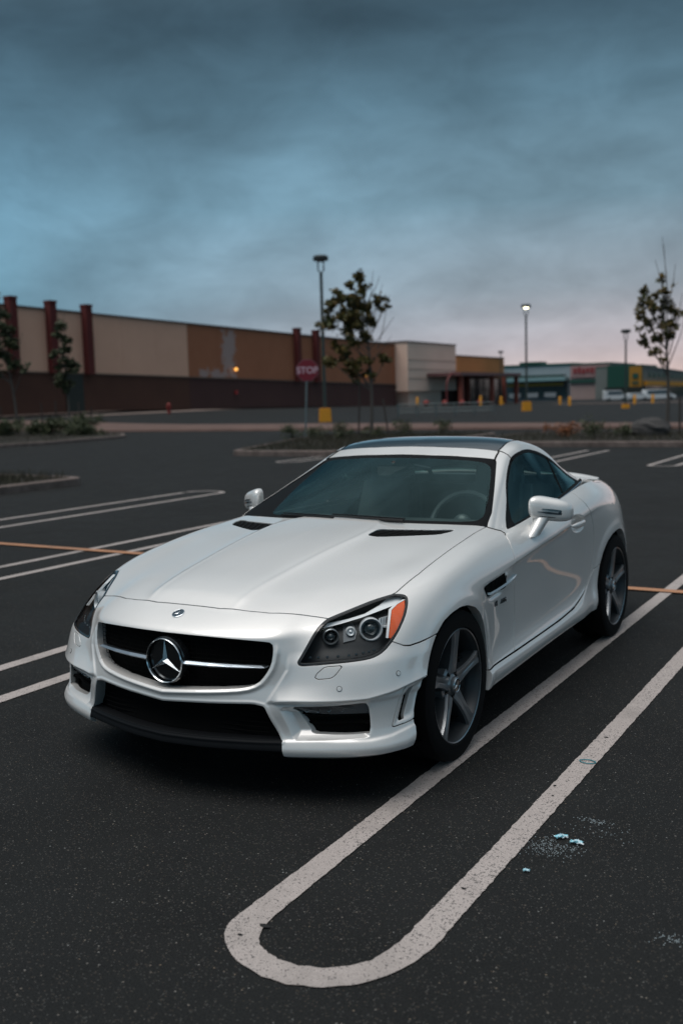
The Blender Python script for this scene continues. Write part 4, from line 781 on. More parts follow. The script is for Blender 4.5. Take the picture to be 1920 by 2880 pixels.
cv, cf = cage(); BV, BQ = subsurf(cv, cf, 5); BN = vnormals(BV, BQ); BV[np.abs(BV[:, 0]) < 1e-6, 0] = 0
def f_hl(P):
    r = sdf2(hl2(P), HL); return np.where((P[:, 0] > .42) & (P[:, 1] < -.15) & (P[:, 2] > .48), r, -.3)
def displace(V, Nn):
    V = V.copy(); x, y, z = V.T; ax = sstep((Nn[:, 0]-.3)/.4)
    # power dome of the hood
    xr = np.interp(y, [-.75, -.66, -.52, -.4, -.1, .2, .35, .47, .56], [.225, .232, .242, .252, .272, .296, .300, .270, .20]); top = sstep((Nn[:, 2]-.75)/.15)*(y < 1)
    fade = sstep((y+.72)/.12)
    V[:, 2] += top*fade*(.012*sig((xr-x)/.020)+.003*np.exp(-((x-xr+.012)/.014)**2))
    # wheel arch lips
    for poly, h in ((ARCHF, .0055), (ARCHR, .006)):
        d = -sdf2(V[:, 1:], poly); V[:, 0] += ax*h*sig((.050-d)/.009)*(d > -.06)
    # crease along the doors: the panel is hollow below it
    zc = np.interp(y, [.1, .287, .463, .671, .921, 1.221, 1.519, 1.8, 2.0], [.700, .712, .720, .744, .768, .793, .819, .846, .86])
    k = sstep((y-.22)/.25)*sstep((2.35-y)/1.1); d = zc-z; on = ax*(x > .6)*k
    V[:, 0] += on*np.where(d > 0, -.015*(1-np.exp(-d/.013))*np.exp(-d/.28), .004*np.exp(d/.02)*0)
    # soft hollow rising along the lower door
    # sill: a rounded skirt below the door
    zs = np.interp(y, [.2, .68, 1.0, 1.32, 1.58, 1.70, 1.87, 1.96], [.30, .313, .320, .328, .344, .366, .423, .52]); ks = sstep((y-.2)/.1)*sstep((1.96-y)/.25)
    V[:, 0] += ax*(x > .6)*ks*(.014*sig((zs-.004-z)/.004)*sstep((z-.16)/.03))
    # bumper cheek, lip, grille roll, side intake tray
    fr = (Nn[:, 1] < .2)*sstep((-.24-y)/.10)
    c = sdf2(V[:, [0, 2]], CHEEK); cx = sstep((x-.44)/.03)*fr; low = sig((np.interp(x, [.45, .626, .771, .834, .878], [.414, .419, .423, .438, .457])-z)/.0035)
    up = sstep((z-.50)/.06)
    dz = z-np.interp(x, [.45, .626, .771, .834, .878], [.412, .419, .423, .438, .457])
    push = np.where(dz > 0, .010*np.exp(-dz/.026), .010-.013*sstep(-dz/.010))*sstep((x-.452)/.03)*sstep((z-.27)/.08)
    left = sstep((x-.430-.5*np.clip(z-.41, 0, .12))/.012)*sstep((z-.40)/.02)*sstep((.60-z)/.06)*.007
    V += Nn*(fr*(push+left))[:, None]
    zl = np.interp(x, [.48, .63, .785, .839, .878], [.262, .266, .263, .270, .286]); V += Nn*(fr*sig((zl-z)/.003)*sig((x-.488)/.004)*.007)[:, None]
    g = sdf2(V[:, [0, 2]], GRILLE); V += Nn*(fr*sstep((.64-z)/.05)*(.008*np.exp(-((g+.010)/.008)**2)+.002*sstep(1-np.abs(g+.03)/.05)))[:, None]
    V[:, 1] -= fr*sstep((.52-z)/.08)*.008*np.maximum(0, 1-np.abs(x)/.30)
    i = sdf2(V[:, [0, 2]], INTAKE); V += Nn*(fr*.003*np.exp(-((i+.006)/.006)**2))[:, None]
    t = sdf2(V[:, [0, 2]], FOGF); V -= Nn*(fr*(x > .4)*np.minimum(.030, np.maximum(t, 0)*1.0))[:, None]
    t = sdf2(V[:, 1:], CVENT); V -= Nn*(fr*(x > .8)*.010*sstep((t-.006)/.02))[:, None]
    # fender vent hollow and door handle bowl
    t = sdf2(V[:, 1:], FVENT); V[:, 0] -= ax*.010*np.exp(-((t+.004)/.012)**2)*sstep((.56-y)/.08)*sstep((.712-z)/.03)
    a_ = np.radians(-8); yy = (y-1.645)*math.cos(a_)+(z-.815)*math.sin(a_)*-1; zz = (z-.815)+(y-1.645)*.10
    q = (yy/.125)**2+(zz/.052)**2; V[:, 0] -= ax*.026*sstep((1-q)*1.2)
    # valley between grille surround and lamp
    vx = 0*sstep(1-np.abs(x-.492)/.035)*sstep((z-.50)/.05)*sstep((.70-z)/.05)*fr; V -= Nn*(vx*.006)[:, None]
    return V
BV = displace(BV, BN); BV[np.abs(BV[:, 0]) < 2e-3, 0] = np.where(np.abs(BV[np.abs(BV[:, 0]) < 2e-3, 0]) < 1e-6, 0, BV[np.abs(BV[:, 0]) < 2e-3, 0])
BN = vnormals(BV, BQ); BN[BV[:, 0] == 0, 0] = 0; BN /= np.linalg.norm(BN, axis=1, keepdims=True)
BT = np.concatenate([BQ[:, [0, 1, 2]], BQ[:, [0, 2, 3]]])
def sub(box):
    """triangles of the body whose centre lies in a box, to keep the clipping cheap"""
    c = BV[BT].mean(1); m = np.ones(len(c), bool)
    for a, (lo, hi) in enumerate(box): m &= (c[:, a] > lo) & (c[:, a] < hi)
    T = BT[m]; u, inv = np.unique(T, return_inverse=True); return BV[u], inv.reshape(-1, 3), BN[u]
def cut(m, fs):
    for f in fs:
        if len(m[1]): m = clip(*m, f(m[0]))
    return m
G = .0034
seam = lambda y: np.interp(y, [-.476, -.471, -.43, -.402, -.344, -.233, -.15, 0], [2.0, .614, .591, .586, .587, .597, .60, .60])
f_hood = lambda P: np.where(P[:, 2] > .60, sdf2(P[:, :2], HOOD), -.3)
f_arch = lambda P: np.minimum(np.where(P[:, 0] > .5, -sdf2(P[:, 1:], ARCHF), .3), np.where(P[:, 0] > .5, -sdf2(P[:, 1:], ARCHR), .3))
f_sill = lambda P: P[:, 2]-np.interp(P[:, 1], [.2, .68, 1.0, 1.32, 1.58, 1.70, 1.801, 1.873, 1.93, 2.0, 2.1], [.305, .313, .320, .328, .344, .366, .394, .423, .455, .50, .515])
f_door = lambda P: np.where(P[:, 0] > .6, sdf2(P[:, 1:], DOOR), -.3)
f_trunk = lambda P: np.where(P[:, 2] > .8, sdf2(P[:, :2], [(-.3, 2.44), (.52, 2.44), (.55, 2.6), (.53, 3.0), (.50, 3.20), (.45, 3.255), (-.3, 3.28)]), -.3)
f_split = lambda P: np.minimum(.264-P[:, 2], SPLITX(P[:, 2])-P[:, 0])
hx = lambda poly: (lambda P: np.where(P[:, 1] < -.3, -sdf2(P[:, [0, 2]], poly), .3))
front = sub(((-1, 2), (-2, .12), (0, 2)))
car = empty('car', label='white two seat sports car with black roof panel parked between the double white lines', cat='car')

paint = shader('pearl white paint', (.80, .79, .77), .30, .33, coat=1.0); paint.node_tree.nodes['Principled BSDF'].inputs['Coat IOR'].default_value = 1.7; paint.node_tree.nodes['Principled BSDF'].inputs['Coat Roughness'].default_value = .035; nb = NB(paint)
fl = nb.noise(900, 1, .5); nb.l(nb.mix(nb.ramp(fl, .35, .7), (.78, .772, .755), (.86, .85, .835)), nb.p.inputs['Base Color'])
dirt = nb.noise(2.2, 4, .6); nb.l(nb.math('MULTIPLY_ADD', nb.ramp(dirt, .45, .75), .10) if False else nb.ramp(dirt, -2.2, 4.0), nb.p.inputs['Roughness'])
black = shader('satin black plastic', (.010, .011, .012), .5, spec=.22); gloss_black = shader('gloss black', (.008, .009, .010), .12, coat=.6)
rubber = shader('black rubber', (.0055, .0055, .006), .85, spec=.15); chrome = shader('chrome', (.70, .76, .80), .16, 1.0); chrome_soft = shader('satin chrome', (.42, .49, .56), .30, 1.0); silver = shader('silver plastic', (.72, .75, .77), .35, .3)
dark = shader('dark void', (.004, .004, .004), .9, spec=.1); splitm = shader('black lip plastic', (.006, .007, .0085), .6, spec=.15)
alloy = shader('dark grey alloy', (.26, .275, .29), .30, .65, coat=.35); alloyd = shader('dark rim barrel', (.045, .05, .055), .4, .5); alloy2 = shader('polished rim edge', (.30, .32, .34), .28, .9)
def glassmat(name, tint, refl=(.9, .9, .9), rough=.0, ior=1.5):
    m = bpy.data.materials.new(name); m.use_nodes = True; t = m.node_tree; t.nodes.clear()
    o = t.nodes.new('ShaderNodeOutputMaterial'); a = t.nodes.new('ShaderNodeBsdfTransparent'); a.inputs[0].default_value = (*tint, 1)
    g = t.nodes.new('ShaderNodeBsdfGlossy'); g.inputs['Roughness'].default_value = rough; g.inputs[0].default_value = (*refl, 1)
    f = t.nodes.new('ShaderNodeFresnel'); f.inputs[0].default_value = ior; x = t.nodes.new('ShaderNodeMixShader')
    t.links.new(f.outputs[0], x.inputs[0]); t.links.new(a.outputs[0], x.inputs[1]); t.links.new(g.outputs[0], x.inputs[2]); t.links.new(x.outputs[0], o.inputs[0]); return m
wsglass = glassmat('green tinted screen glass', (.84, .97, .95), (.55, .88, .90), ior=1.46); sideglass = glassmat('green tinted side glass', (.74, .93, .91), (.60, .88, .88), ior=1.5); lensglass = glassmat('clear lamp lens', (.95, .97, .98), (.34, .38, .40), ior=1.22)

# hood with two vents
hood = cut(front if False else sub(((-1, 2), (-1, 1.2), (.6, 2))), [lambda P: f_hood(P)-G, lambda P: np.where(P[:, 0] > .2, -sdf2(P[:, :2], VENT), .3), lambda P: -f_hl(P)-G])
hoodo = npmesh('hood', *(lambda m: (m[0], m[1]))(flange(*both(hood), skip=None)), paint, car, nrm=flange(*both(hood))[2])
vt = cut(sub(((.2, .8), (.1, .7), (.8, 1))), [lambda P: sdf2(P[:, :2], VENT)+.006])
for sgn in (1, -1):
    m = vt if sgn > 0 else mirror(vt); g = npmesh('hood_vent', m[0]-m[2]*.006, m[1], dark, hoodo, nrm=m[2])
    fin = MB()
    for k in range(7):
        t = (k+.5)/7; x0 = .315+t*.30; y0 = np.interp(x0, [.303, .36, .5, .6, .632], [.262, .268, .35, .42, .5]); y1 = np.interp(x0, [.303, .325, .53, .625], [.39, .415, .49, .548])
        pts = []
        for q in np.linspace(0, 1, 5):
            xx = x0+.05*(q-.5); yy = y0+(y1-y0)*q; j = np.argmin((vt[0][:, 0]-xx)**2+(vt[0][:, 1]-yy)**2); pts.append(((vt[0][j]-vt[2][j]*.003)*(sgn, 1, 1)))
        fin.tube(pts, .0018, 5)
    fin.build('fin', black, hoodo, smooth=True)

# front bumper with its openings
bump = cut(front, [lambda P: -f_hood(P)-G, lambda P: -f_hl(P)-G, lambda P: seam(P[:, 1])-P[:, 2]-G, lambda P: -P[:, 1]-.15, hx(GRILLE), hx(INTAKE), hx(FOGB), lambda P: -f_split(P)-G*.6,
    lambda P: np.where(P[:, 0] > .8, -sdf2(P[:, 1:], CVENT)-G*.8, .3), lambda P: np.where(P[:, 0] > .4, -sdf2(P[:, [0, 2]], FLAP)-G*.6, .3), f_arch])
def bdir(P, Nn, depth):
    D = -Nn*.014
    for poly, v in ((GRILLE, (0, .055, 0)), (INTAKE, (0, .07, 0)), (FOGB, (0, .03, 0))):
        n = (np.abs(sdf2(np.stack([np.abs(P[:, 0]), P[:, 2]], 1), poly)) < .003) & (P[:, 1] < -.3); D[n] = v
    a = (np.abs(sdf2(P[:, 1:], ARCHF)) < .004) & (np.abs(P[:, 0]) > .7); D[a] = np.stack([-np.sign(P[a, 0])*.05, np.zeros(a.sum()), np.zeros(a.sum())], 1)
    b = (P[:, 2] < .224) & (P[:, 1] < -.30); D[b] = (-Nn[b]*[1, 1, 0])*.034-np.array([0, 0, .016]); return D
m = flange(*both(bump), dirf=bdir); bumper = npmesh('front_bumper', m[0], m[1], paint, car, nrm=m[2])
m = flange(*both(cut(front, [f_split, lambda P: -P[:, 1]-.15, lambda P: P[:, 2]-.223])), dirf=lambda P, N_, d: np.where((P[:, 2] < .227)[:, None], (-N_*[1, 1, 0])*.034-np.array([0, 0, .016]), np.array([0, .05, 0]))); npmesh('splitter', m[0], m[1], splitm, car, nrm=m[2])
for sgn in (1, -1):
    fx = (lambda q: q) if sgn > 0 else mirror
    m = flange(*fx(cut(front, [lambda P: np.where(P[:, 0] > .8, sdf2(P[:, 1:], CVENT)-G*.8, -.3), lambda P: np.where(P[:, 0] > .8, -sdf2(P[:, 1:], CSLOT), .3), f_arch])), depth=.02); npmesh('corner_vent', m[0], m[1], paint, bumper, nrm=m[2])
    m = flange(*fx(cut(front, [lambda P: np.where(P[:, 0] > .4, sdf2(P[:, [0, 2]], FLAP)-G*.6, -.3)]))); npmesh('washer_flap', m[0], m[1], paint, bumper, nrm=m[2])
    # fenders
    fd = cut(sub(((.3, 2), (-.6, 1.0), (.25, 2))), [lambda P: -f_hood(P)-G, lambda P: -f_hl(P)-G, lambda P: np.where(P[:, 1] > 0, .3, P[:, 2]-seam(P[:, 1])-G), lambda P: np.interp(P[:, 2], DOORF[:, 0], DOORF[:, 1])-P[:, 1]-G, lambda P: np.where((P[:, 2] < .40) & (P[:, 1] < 0), -1., 1.), lambda P: f_sill(P)-G, f_arch,
        lambda P: np.where(P[:, 0] > .7, -sdf2(P[:, 1:], FVENT), .3)])
    adir0 = lambda P, Nn, d: np.where((np.minimum(np.abs(sdf2(P[:, 1:], ARCHF)), np.abs(sdf2(P[:, 1:], ARCHR))) < .004)[:, None], np.stack([-np.sign(P[:, 0])*.045, P[:, 0]*0, P[:, 0]*0], 1), -Nn*.014)
    adir = lambda P, Nn, d: np.where(((np.abs(sdf2(P[:, 1:], FVENT)) < .004) & (P[:, 1] < .7))[:, None], -Nn*.0025, adir0(P, Nn, d))
    m = flange(*fx(fd), dirf=adir); fender = npmesh('fender', m[0], m[1], paint, car, nrm=m[2])
    m = flange(*fx(cut(sub(((.5, 2), (.5, 2.2), (.25, 2))), [lambda P: f_door(P)-G]))); door = npmesh('door', m[0], m[1], paint, car, nrm=m[2])
    m = flange(*fx(cut(sub(((.5, 2), (.15, 2.3), (0, .7))), [lambda P: -f_sill(P)-G, f_arch, lambda P: np.where(P[:, 1] > 0, 1., -1.)])), dirf=adir); npmesh('side_skirt', m[0], m[1], paint, car, nrm=m[2])
    # black inlet behind the fender vent, with its chrome fin and the small badge
    iv = cut(sub(((.7, 2), (.2, .7), (.55, .8))), [lambda P: np.where(P[:, 0] > .7, sdf2(P[:, 1:], FVENT)+.006, -.3)]); iv = fx(iv)
    o_ = npmesh('side_vent', iv[0]-iv[2]*.003, iv[1], dark, fender, nrm=iv[2])
    sl_ = MB()
    for k in range(5):
        yy = .36+k*.045; sl_.tube([(sgn*.878, yy, .645+k*.001), (sgn*.878, yy+.015, .702)], .003, 5)
    sl_.build('vent_slat', dark, fender)
    f_ = MB(); P_ = [(.886, .335, .650, .006), (.890, .40, .654, .0065), (.893, .47, .660, .007), (.895, .54, .668, .0065), (.895, .59, .677, .005), (.893, .635, .690, .001)]
    rings = []
    for x_, y_, z_, h_ in P_: rings.append([f_.b.verts.new((sgn*(x_+dx), y_, z_+.006+dz)) for dx, dz in ((-.012, h_*.8), (.002, h_), (.009, 0), (.002, -h_), (-.012, -h_*.8))])
    for A_, B_ in zip(rings, rings[1:]):
        for k in range(5): f_.b.faces.new((A_[k], A_[(k+1) % 5], B_[(k+1) % 5], B_[k]))
    f_.b.faces.new(rings[0]); f_.b.faces.new(rings[-1]); f_.build('vent_fin', chrome, fender)
quarter = cut(sub(((-1, 3), (1.5, 4), (0, 2))), [lambda P: -f_door(P)-G, lambda P: P[:, 1]-np.interp(P[:, 2], [.3, .9, .95, 1.1], [1.7, 1.7, 1.79, 1.75]), lambda P: np.where(P[:, 1] < 2.2, f_sill(P)-G, 1.), f_arch, lambda P: -f_trunk(P)-G])
m = flange(*both(quarter), dirf=adir); rear = npmesh('rear_body', m[0], m[1], paint, car, nrm=m[2])
m = flange(*both(cut(sub(((-1, 3), (2.2, 4), (.7, 2))), [lambda P: f_trunk(P)-G]))); trunk = npmesh('trunk_lid', m[0], m[1], paint, car, nrm=m[2])
sp = MB(); rings = []
for x_ in np.linspace(-.57, .57, 25):
    q = abs(x_)/.57; y_ = 3.235-.11*q**2.2; z_ = .972-.030*q**2; h_ = .009*(1-q**3)+.001*(1-q**5*.7)
    rings.append([sp.b.verts.new((x_, y_+dy, z_+dz)) for dy, dz in ((-.075, -.020), (-.04, -.006), (.0, h_), (.022, h_+.002), (.026, h_-.005), (.01, -.014), (-.03, -.024))])
for A_, B_ in zip(rings, rings[1:]):
    for k in range(7): sp.b.faces.new((A_[k], A_[(k+1) % 7], B_[(k+1) % 7], B_[k]))
sp.b.faces.new(rings[0]); sp.b.faces.new(rings[-1]); sp.build('spoiler', paint, trunk, smooth=True)

# black shell added behind the panels to darken all gaps, wheel housings and underbody
iv, iq = subsurf(cv, cf, 3); in_ = vnormals(iv, iq); iT = np.concatenate([iq[:, [0, 1, 2]], iq[:, [0, 2, 3]]]); inn = (iv-in_*.055, iT, in_)
inn[0][np.abs(iv[:, 0]) < 1e-6, 0] = 0
inn = cut(inn, [lambda P: np.where((P[:, 1] < -.05) & (P[:, 2] > .44), -1., 1.), f_arch, lambda P: np.where((P[:, 1] > .9) & (P[:, 1] < 2.2) & (P[:, 2] > .86), -1., 1.)])
npmesh('gap_shade_shell', *both(inn)[:2], dark, car)
ub = MB(); ub.box((0, 1.25, .21), (1.30, 3.7, .05)); ub.box((0, .0, .45), (1.0, 1.1, .46)); ub.box((0, 2.7, .5), (1.1, .7, .55)); ub.box((0, 1.2, .30), (1.6, 1.25, .16)); ub.build('underbody', dark, car)  # dark slabs put in under the car to block light
for sgn in (1, -1):
    for yc, po in ((0, .385), (2.43, .40)):
        wl = MB(); wl.lathe([(po, .0), (po, .24), (.02, .24)], (-sgn, 0, 0), (sgn*.84, yc, .322), 40)
        for v in wl.b.verts: v.co.z = max(v.co.z, .16); v.co.y = yc+(v.co.y-yc)*(.88 if v.co.z < .3 and yc > 1 else 1)
        wl.build('wheel_housing', dark, car, smooth=True)

# grille, star, intake mesh
gb = MB(); rows = [[gb.b.verts.new((x_, -.79+.45*x_*x_, z_)) for x_ in np.linspace(-.468, .468, 13)] for z_ in (.43, .657)]
for k in range(12): gb.b.faces.new((rows[0][k], rows[0][k+1], rows[1][k+1], rows[1][k]))
gpl = gb.build('grille', dark, car)
ms = MB()
for k in range(-21, 22):
    x_ = k*.021; ms.tube([(x_, -.812+.45*x_*x_, .452), (x_, -.812+.45*x_*x_, .648)], .0012, 4, cap=False)
for k in range(12):
    z_ = .45+k*.0175; ms.tube([(x_, -.813+.45*x_*x_, z_) for x_ in np.linspace(-.44, .44, 9)], .0012, 4, cap=False)
o = ms.build('grille_mesh', dark, gpl); o['kind'] = 'stuff'
for sgn in (1, -1):
    bar = MB(); rings = []
    for x_, h_ in ((.090, .0082), (.10, .008), (.20, .0075), (.30, .0068), (.405, .0060), (.422, .0025)):
        y_ = -.846+.46*x_*x_; rings.append([bar.b.verts.new((sgn*x_, y_+dy, .540+dz)) for dy, dz in ((.02, h_), (0.003, h_), (-.008, -h_*.1), (.0, -h_), (.02, -h_))])
    for A_, B_ in zip(rings, rings[1:]):
        for k in range(5): bar.b.faces.new((A_[k], A_[(k+1) % 5], B_[(k+1) % 5], B_[k]))
    bar.b.faces.new(rings[0]); bar.b.faces.new(rings[-1])
    bar.build('chrome_bar', chrome_soft, gpl)
def star(mb, c, R_, nrm=(0, -1, 0), up=(0, 0, 1), th=.012, w=.13):
    """three pointed star with ridged arms"""
    n_ = Vector(nrm).normalized(); u_ = Vector(up); u_ = (u_-n_*u_.dot(n_)).normalized(); r_ = u_.cross(n_); c = Vector(c)
    ctr = mb.b.verts.new(c+n_*th)
    for k in range(3):
        a0 = PI/2+k*2*PI/3; P_ = lambda r, a, h: c+(r_*math.cos(a)+u_*math.sin(a))*r+n_*h
        tip = mb.b.verts.new(P_(R_*.95, a0, .001)); l_ = mb.b.verts.new(P_(R_*w, a0+PI/3, 0)); q_ = mb.b.verts.new(P_(R_*w, a0-PI/3, 0))
        mb.b.faces.new((ctr, tip, l_)); mb.b.faces.new((ctr, q_, tip))
em = MB(); em.lathe([(.0900, .0), (.0900, .010), (.0875, .0135), (.0845, .010), (.0845, .0)], (0, -1, 0), (0, -.846, .542), 56, close=True); em.build('emblem_ring', chrome, gpl, smooth=True)
em = MB(); star(em, (0, -.846, .542), .088, th=.017, w=.155); em.build('emblem_star', chrome, gpl, recalc=True)
em = MB(); em.lathe([(.083, .0), (.05, .004), (.0001, .004)], (0, -1, 0), (0, -.840, .542), 40); em.lathe([(.097, .03), (.094, .0), (.088, -.004)], (0, 1, 0), (0, -.840, .542), 40); em.build('emblem_plate', gloss_black, gpl, smooth=True)
ib = MB(); ib.box((0, -.70, .33), (.96, .02, .18)); ibo = ib.build('lower_intake', dark, car)
ms = MB()
for k in range(6): ms.tube([(x_, -.80+.30*x_*x_, .280+k*.019) for x_ in np.linspace(-.42, .42, 9)], .0025, 4)
ms.build('intake_slat', dark, ibo)
# hood badge and parking sensors
def surf(x_, y_=None, z_=None):
    d = (BV[:, 0]-x_)**2+((BV[:, 1]-y_)**2 if y_ is not None else 0)+((BV[:, 2]-z_)**2 if z_ is not None else 0)
    if y_ is None: d = d+(BV[:, 1] > -.2)*9
    if z_ is None: d = d+(BN[:, 2] < .2)*9
    j = np.argmin(d); return Vector(BV[j]), Vector(BN[j])
p_, n_ = surf(0, -.757)
em = MB(); em.lathe([(.026, .0), (.026, .002), (.0235, .0035), (.0225, .0022), (.018, .0022), (.0175, .003), (.0165, .0012), (.0001, .0014)], n_, p_, 32); em.build('hood_badge', shader('badge enamel', (.03, .06, .09), .2, .4, coat=1), bumper, smooth=True)
em = MB(); em.lathe([(.026, .0), (.0262, .003), (.0245, .0036), (.0235, .003)], n_, p_, 32); star(em, p_+n_*.0018, .0165, n_, (0, .5, 1), .0015, .16); em.build('badge_ring', chrome, bumper)
for sgn in (1, -1):
    for q in ((.690, None, .465), (.842, -.497, .498)):
        if q[1] is None:
            j = np.argmin((BV[:, 0]-.69)**2+(BV[:, 2]-.465)**2+(BV[:, 1] > -.3)*9)
        else: j = np.argmin(((BV-np.array(q))**2).sum(1))
        p_ = Vector(BV[j]*(sgn, 1, 1)); n_ = Vector(BN[j]*(sgn, 1, 1))
        e1 = MB(); e1.lathe([(.0105, -.001), (.0105, .0012), (.0088, .0012)], n_, p_, 20); s_ = e1.build('parking_sensor', black, bumper)
        e1 = MB(); e1.lathe([(.0088, .0), (.0086, .0018), (.0001, .0022)], n_, p_, 20); e1.build('sensor_cap', paint, s_) if False else e1.build('sensor_cap', paint, bumper, smooth=True)
# side intakes
for sgn in (1, -1):
    fm = cut(front, [lambda P: np.where((P[:, 0] > .4) & (P[:, 1] < -.3), sdf2(P[:, [0, 2]], FOGB)+.012, -.3)]); fm = fm if sgn > 0 else mirror(fm)
    fb = npmesh('side_intake', fm[0]+np.array([-.2*sgn, .9, 0])*.055, fm[1], dark, bumper, nrm=fm[2])
    P2 = lambda x_, z_, d_: (lambda v, n: (v[0]*sgn, v[1]+d_, v[2]))(*(lambda j: (BV[j], BN[j]))(np.argmin((BV[:, 0]-x_)**2+(BV[:, 2]-z_)**2+(BV[:, 1] > -.3)*9)))
    sl_ = MB()
    for z_ in (.352, .322): sl_.tube([P2(x_, z_, .020) for x_ in np.linspace(.545, .772, 6)], [.004, .008, .008, .008, .008, .008], 6)
    sl_.build('intake_slat', dark, bumper, smooth=True)
    gl = cut(front, [lambda P: np.where((P[:, 0] > .4) & (P[:, 1] < -.3), sdf2(P[:, [0, 2]], FOGB)-.001, -.3), lambda P: P[:, 2]-.358]); gl = gl if sgn > 0 else mirror(gl)
    m = flange(gl[0]+np.array([0, .006, 0]), gl[1], gl[2], depth=.02); dl = npmesh('daytime_lamp', m[0], m[1], lensglass, bumper, nrm=m[2])
    bk = MB(); bk.prism([P2(.525, .394, .009), P2(.64, .398, .010), P2(.766, .400, .010), P2(.772, .359, .010), P2(.64, .357, .010), P2(.560, .362, .009)], (0, .01, 0)); bk.build('lamp_back', shader('smoked reflector', (.13, .14, .15), .3, .5), dl)
    for k in range(6):
        c_ = P2(.560+k*.039, .376, .010); e1 = MB(); e1.lathe([(.010, -.004), (.008, .002), (.003, .004), (.0001, .004)], (0, 1, 0), c_, 12); e1.build('led_cup', silver, dl, smooth=True)

# headlights
lampblack = shader('lamp interior', (.006, .008, .010), .4); drlm = shader('silver light guide', (.88, .90, .91), .35); amber = shader('amber reflector', (.95, .13, .015), .25, coat=1, emit=None)
nb = NB(amber); w_ = nb.n('ShaderNodeTexWave', bands_direction='Z'); w_.inputs['Scale'].default_value = 60; t_ = nb.n('ShaderNodeTexCoord'); nb.l(t_.outputs['Object'], w_.inputs[0]); nb.bump(w_.outputs[1], .25, .002)
def inset(p, d):
    """a point d deeper into the lamp, straight back from the lens"""
    return Vector(p)+Vector((-.484, .844, -.233))*d
hlm = cut(front, [lambda P: f_hl(P)-.001])
def ribbon(outer, inner, sgn, name, mat, par, d, th=.004):
    mb = MB(); A_ = [inset(p, d) for p in outer]; B_ = [inset(p, d) for p in inner]
    va = [mb.b.verts.new((p.x*sgn, p.y, p.z)) for p in A_]; vb = [mb.b.verts.new((p.x*sgn, p.y, p.z)) for p in B_]
    fs = [mb.b.faces.new((va[i], va[i+1], vb[i+1], vb[i])) for i in range(len(va)-1)]
    g = bmesh.ops.extrude_face_region(mb.b, geom=fs); vs = [e for e in g['geom'] if isinstance(e, bmesh.types.BMVert)]
    bmesh.ops.translate(mb.b, vec=(-sgn*.6*th*3, .7*th*3, -.2*th), verts=vs); return mb.build(name, mat, par)
ax0 = Vector((.55, -.80, .12)).normalized()
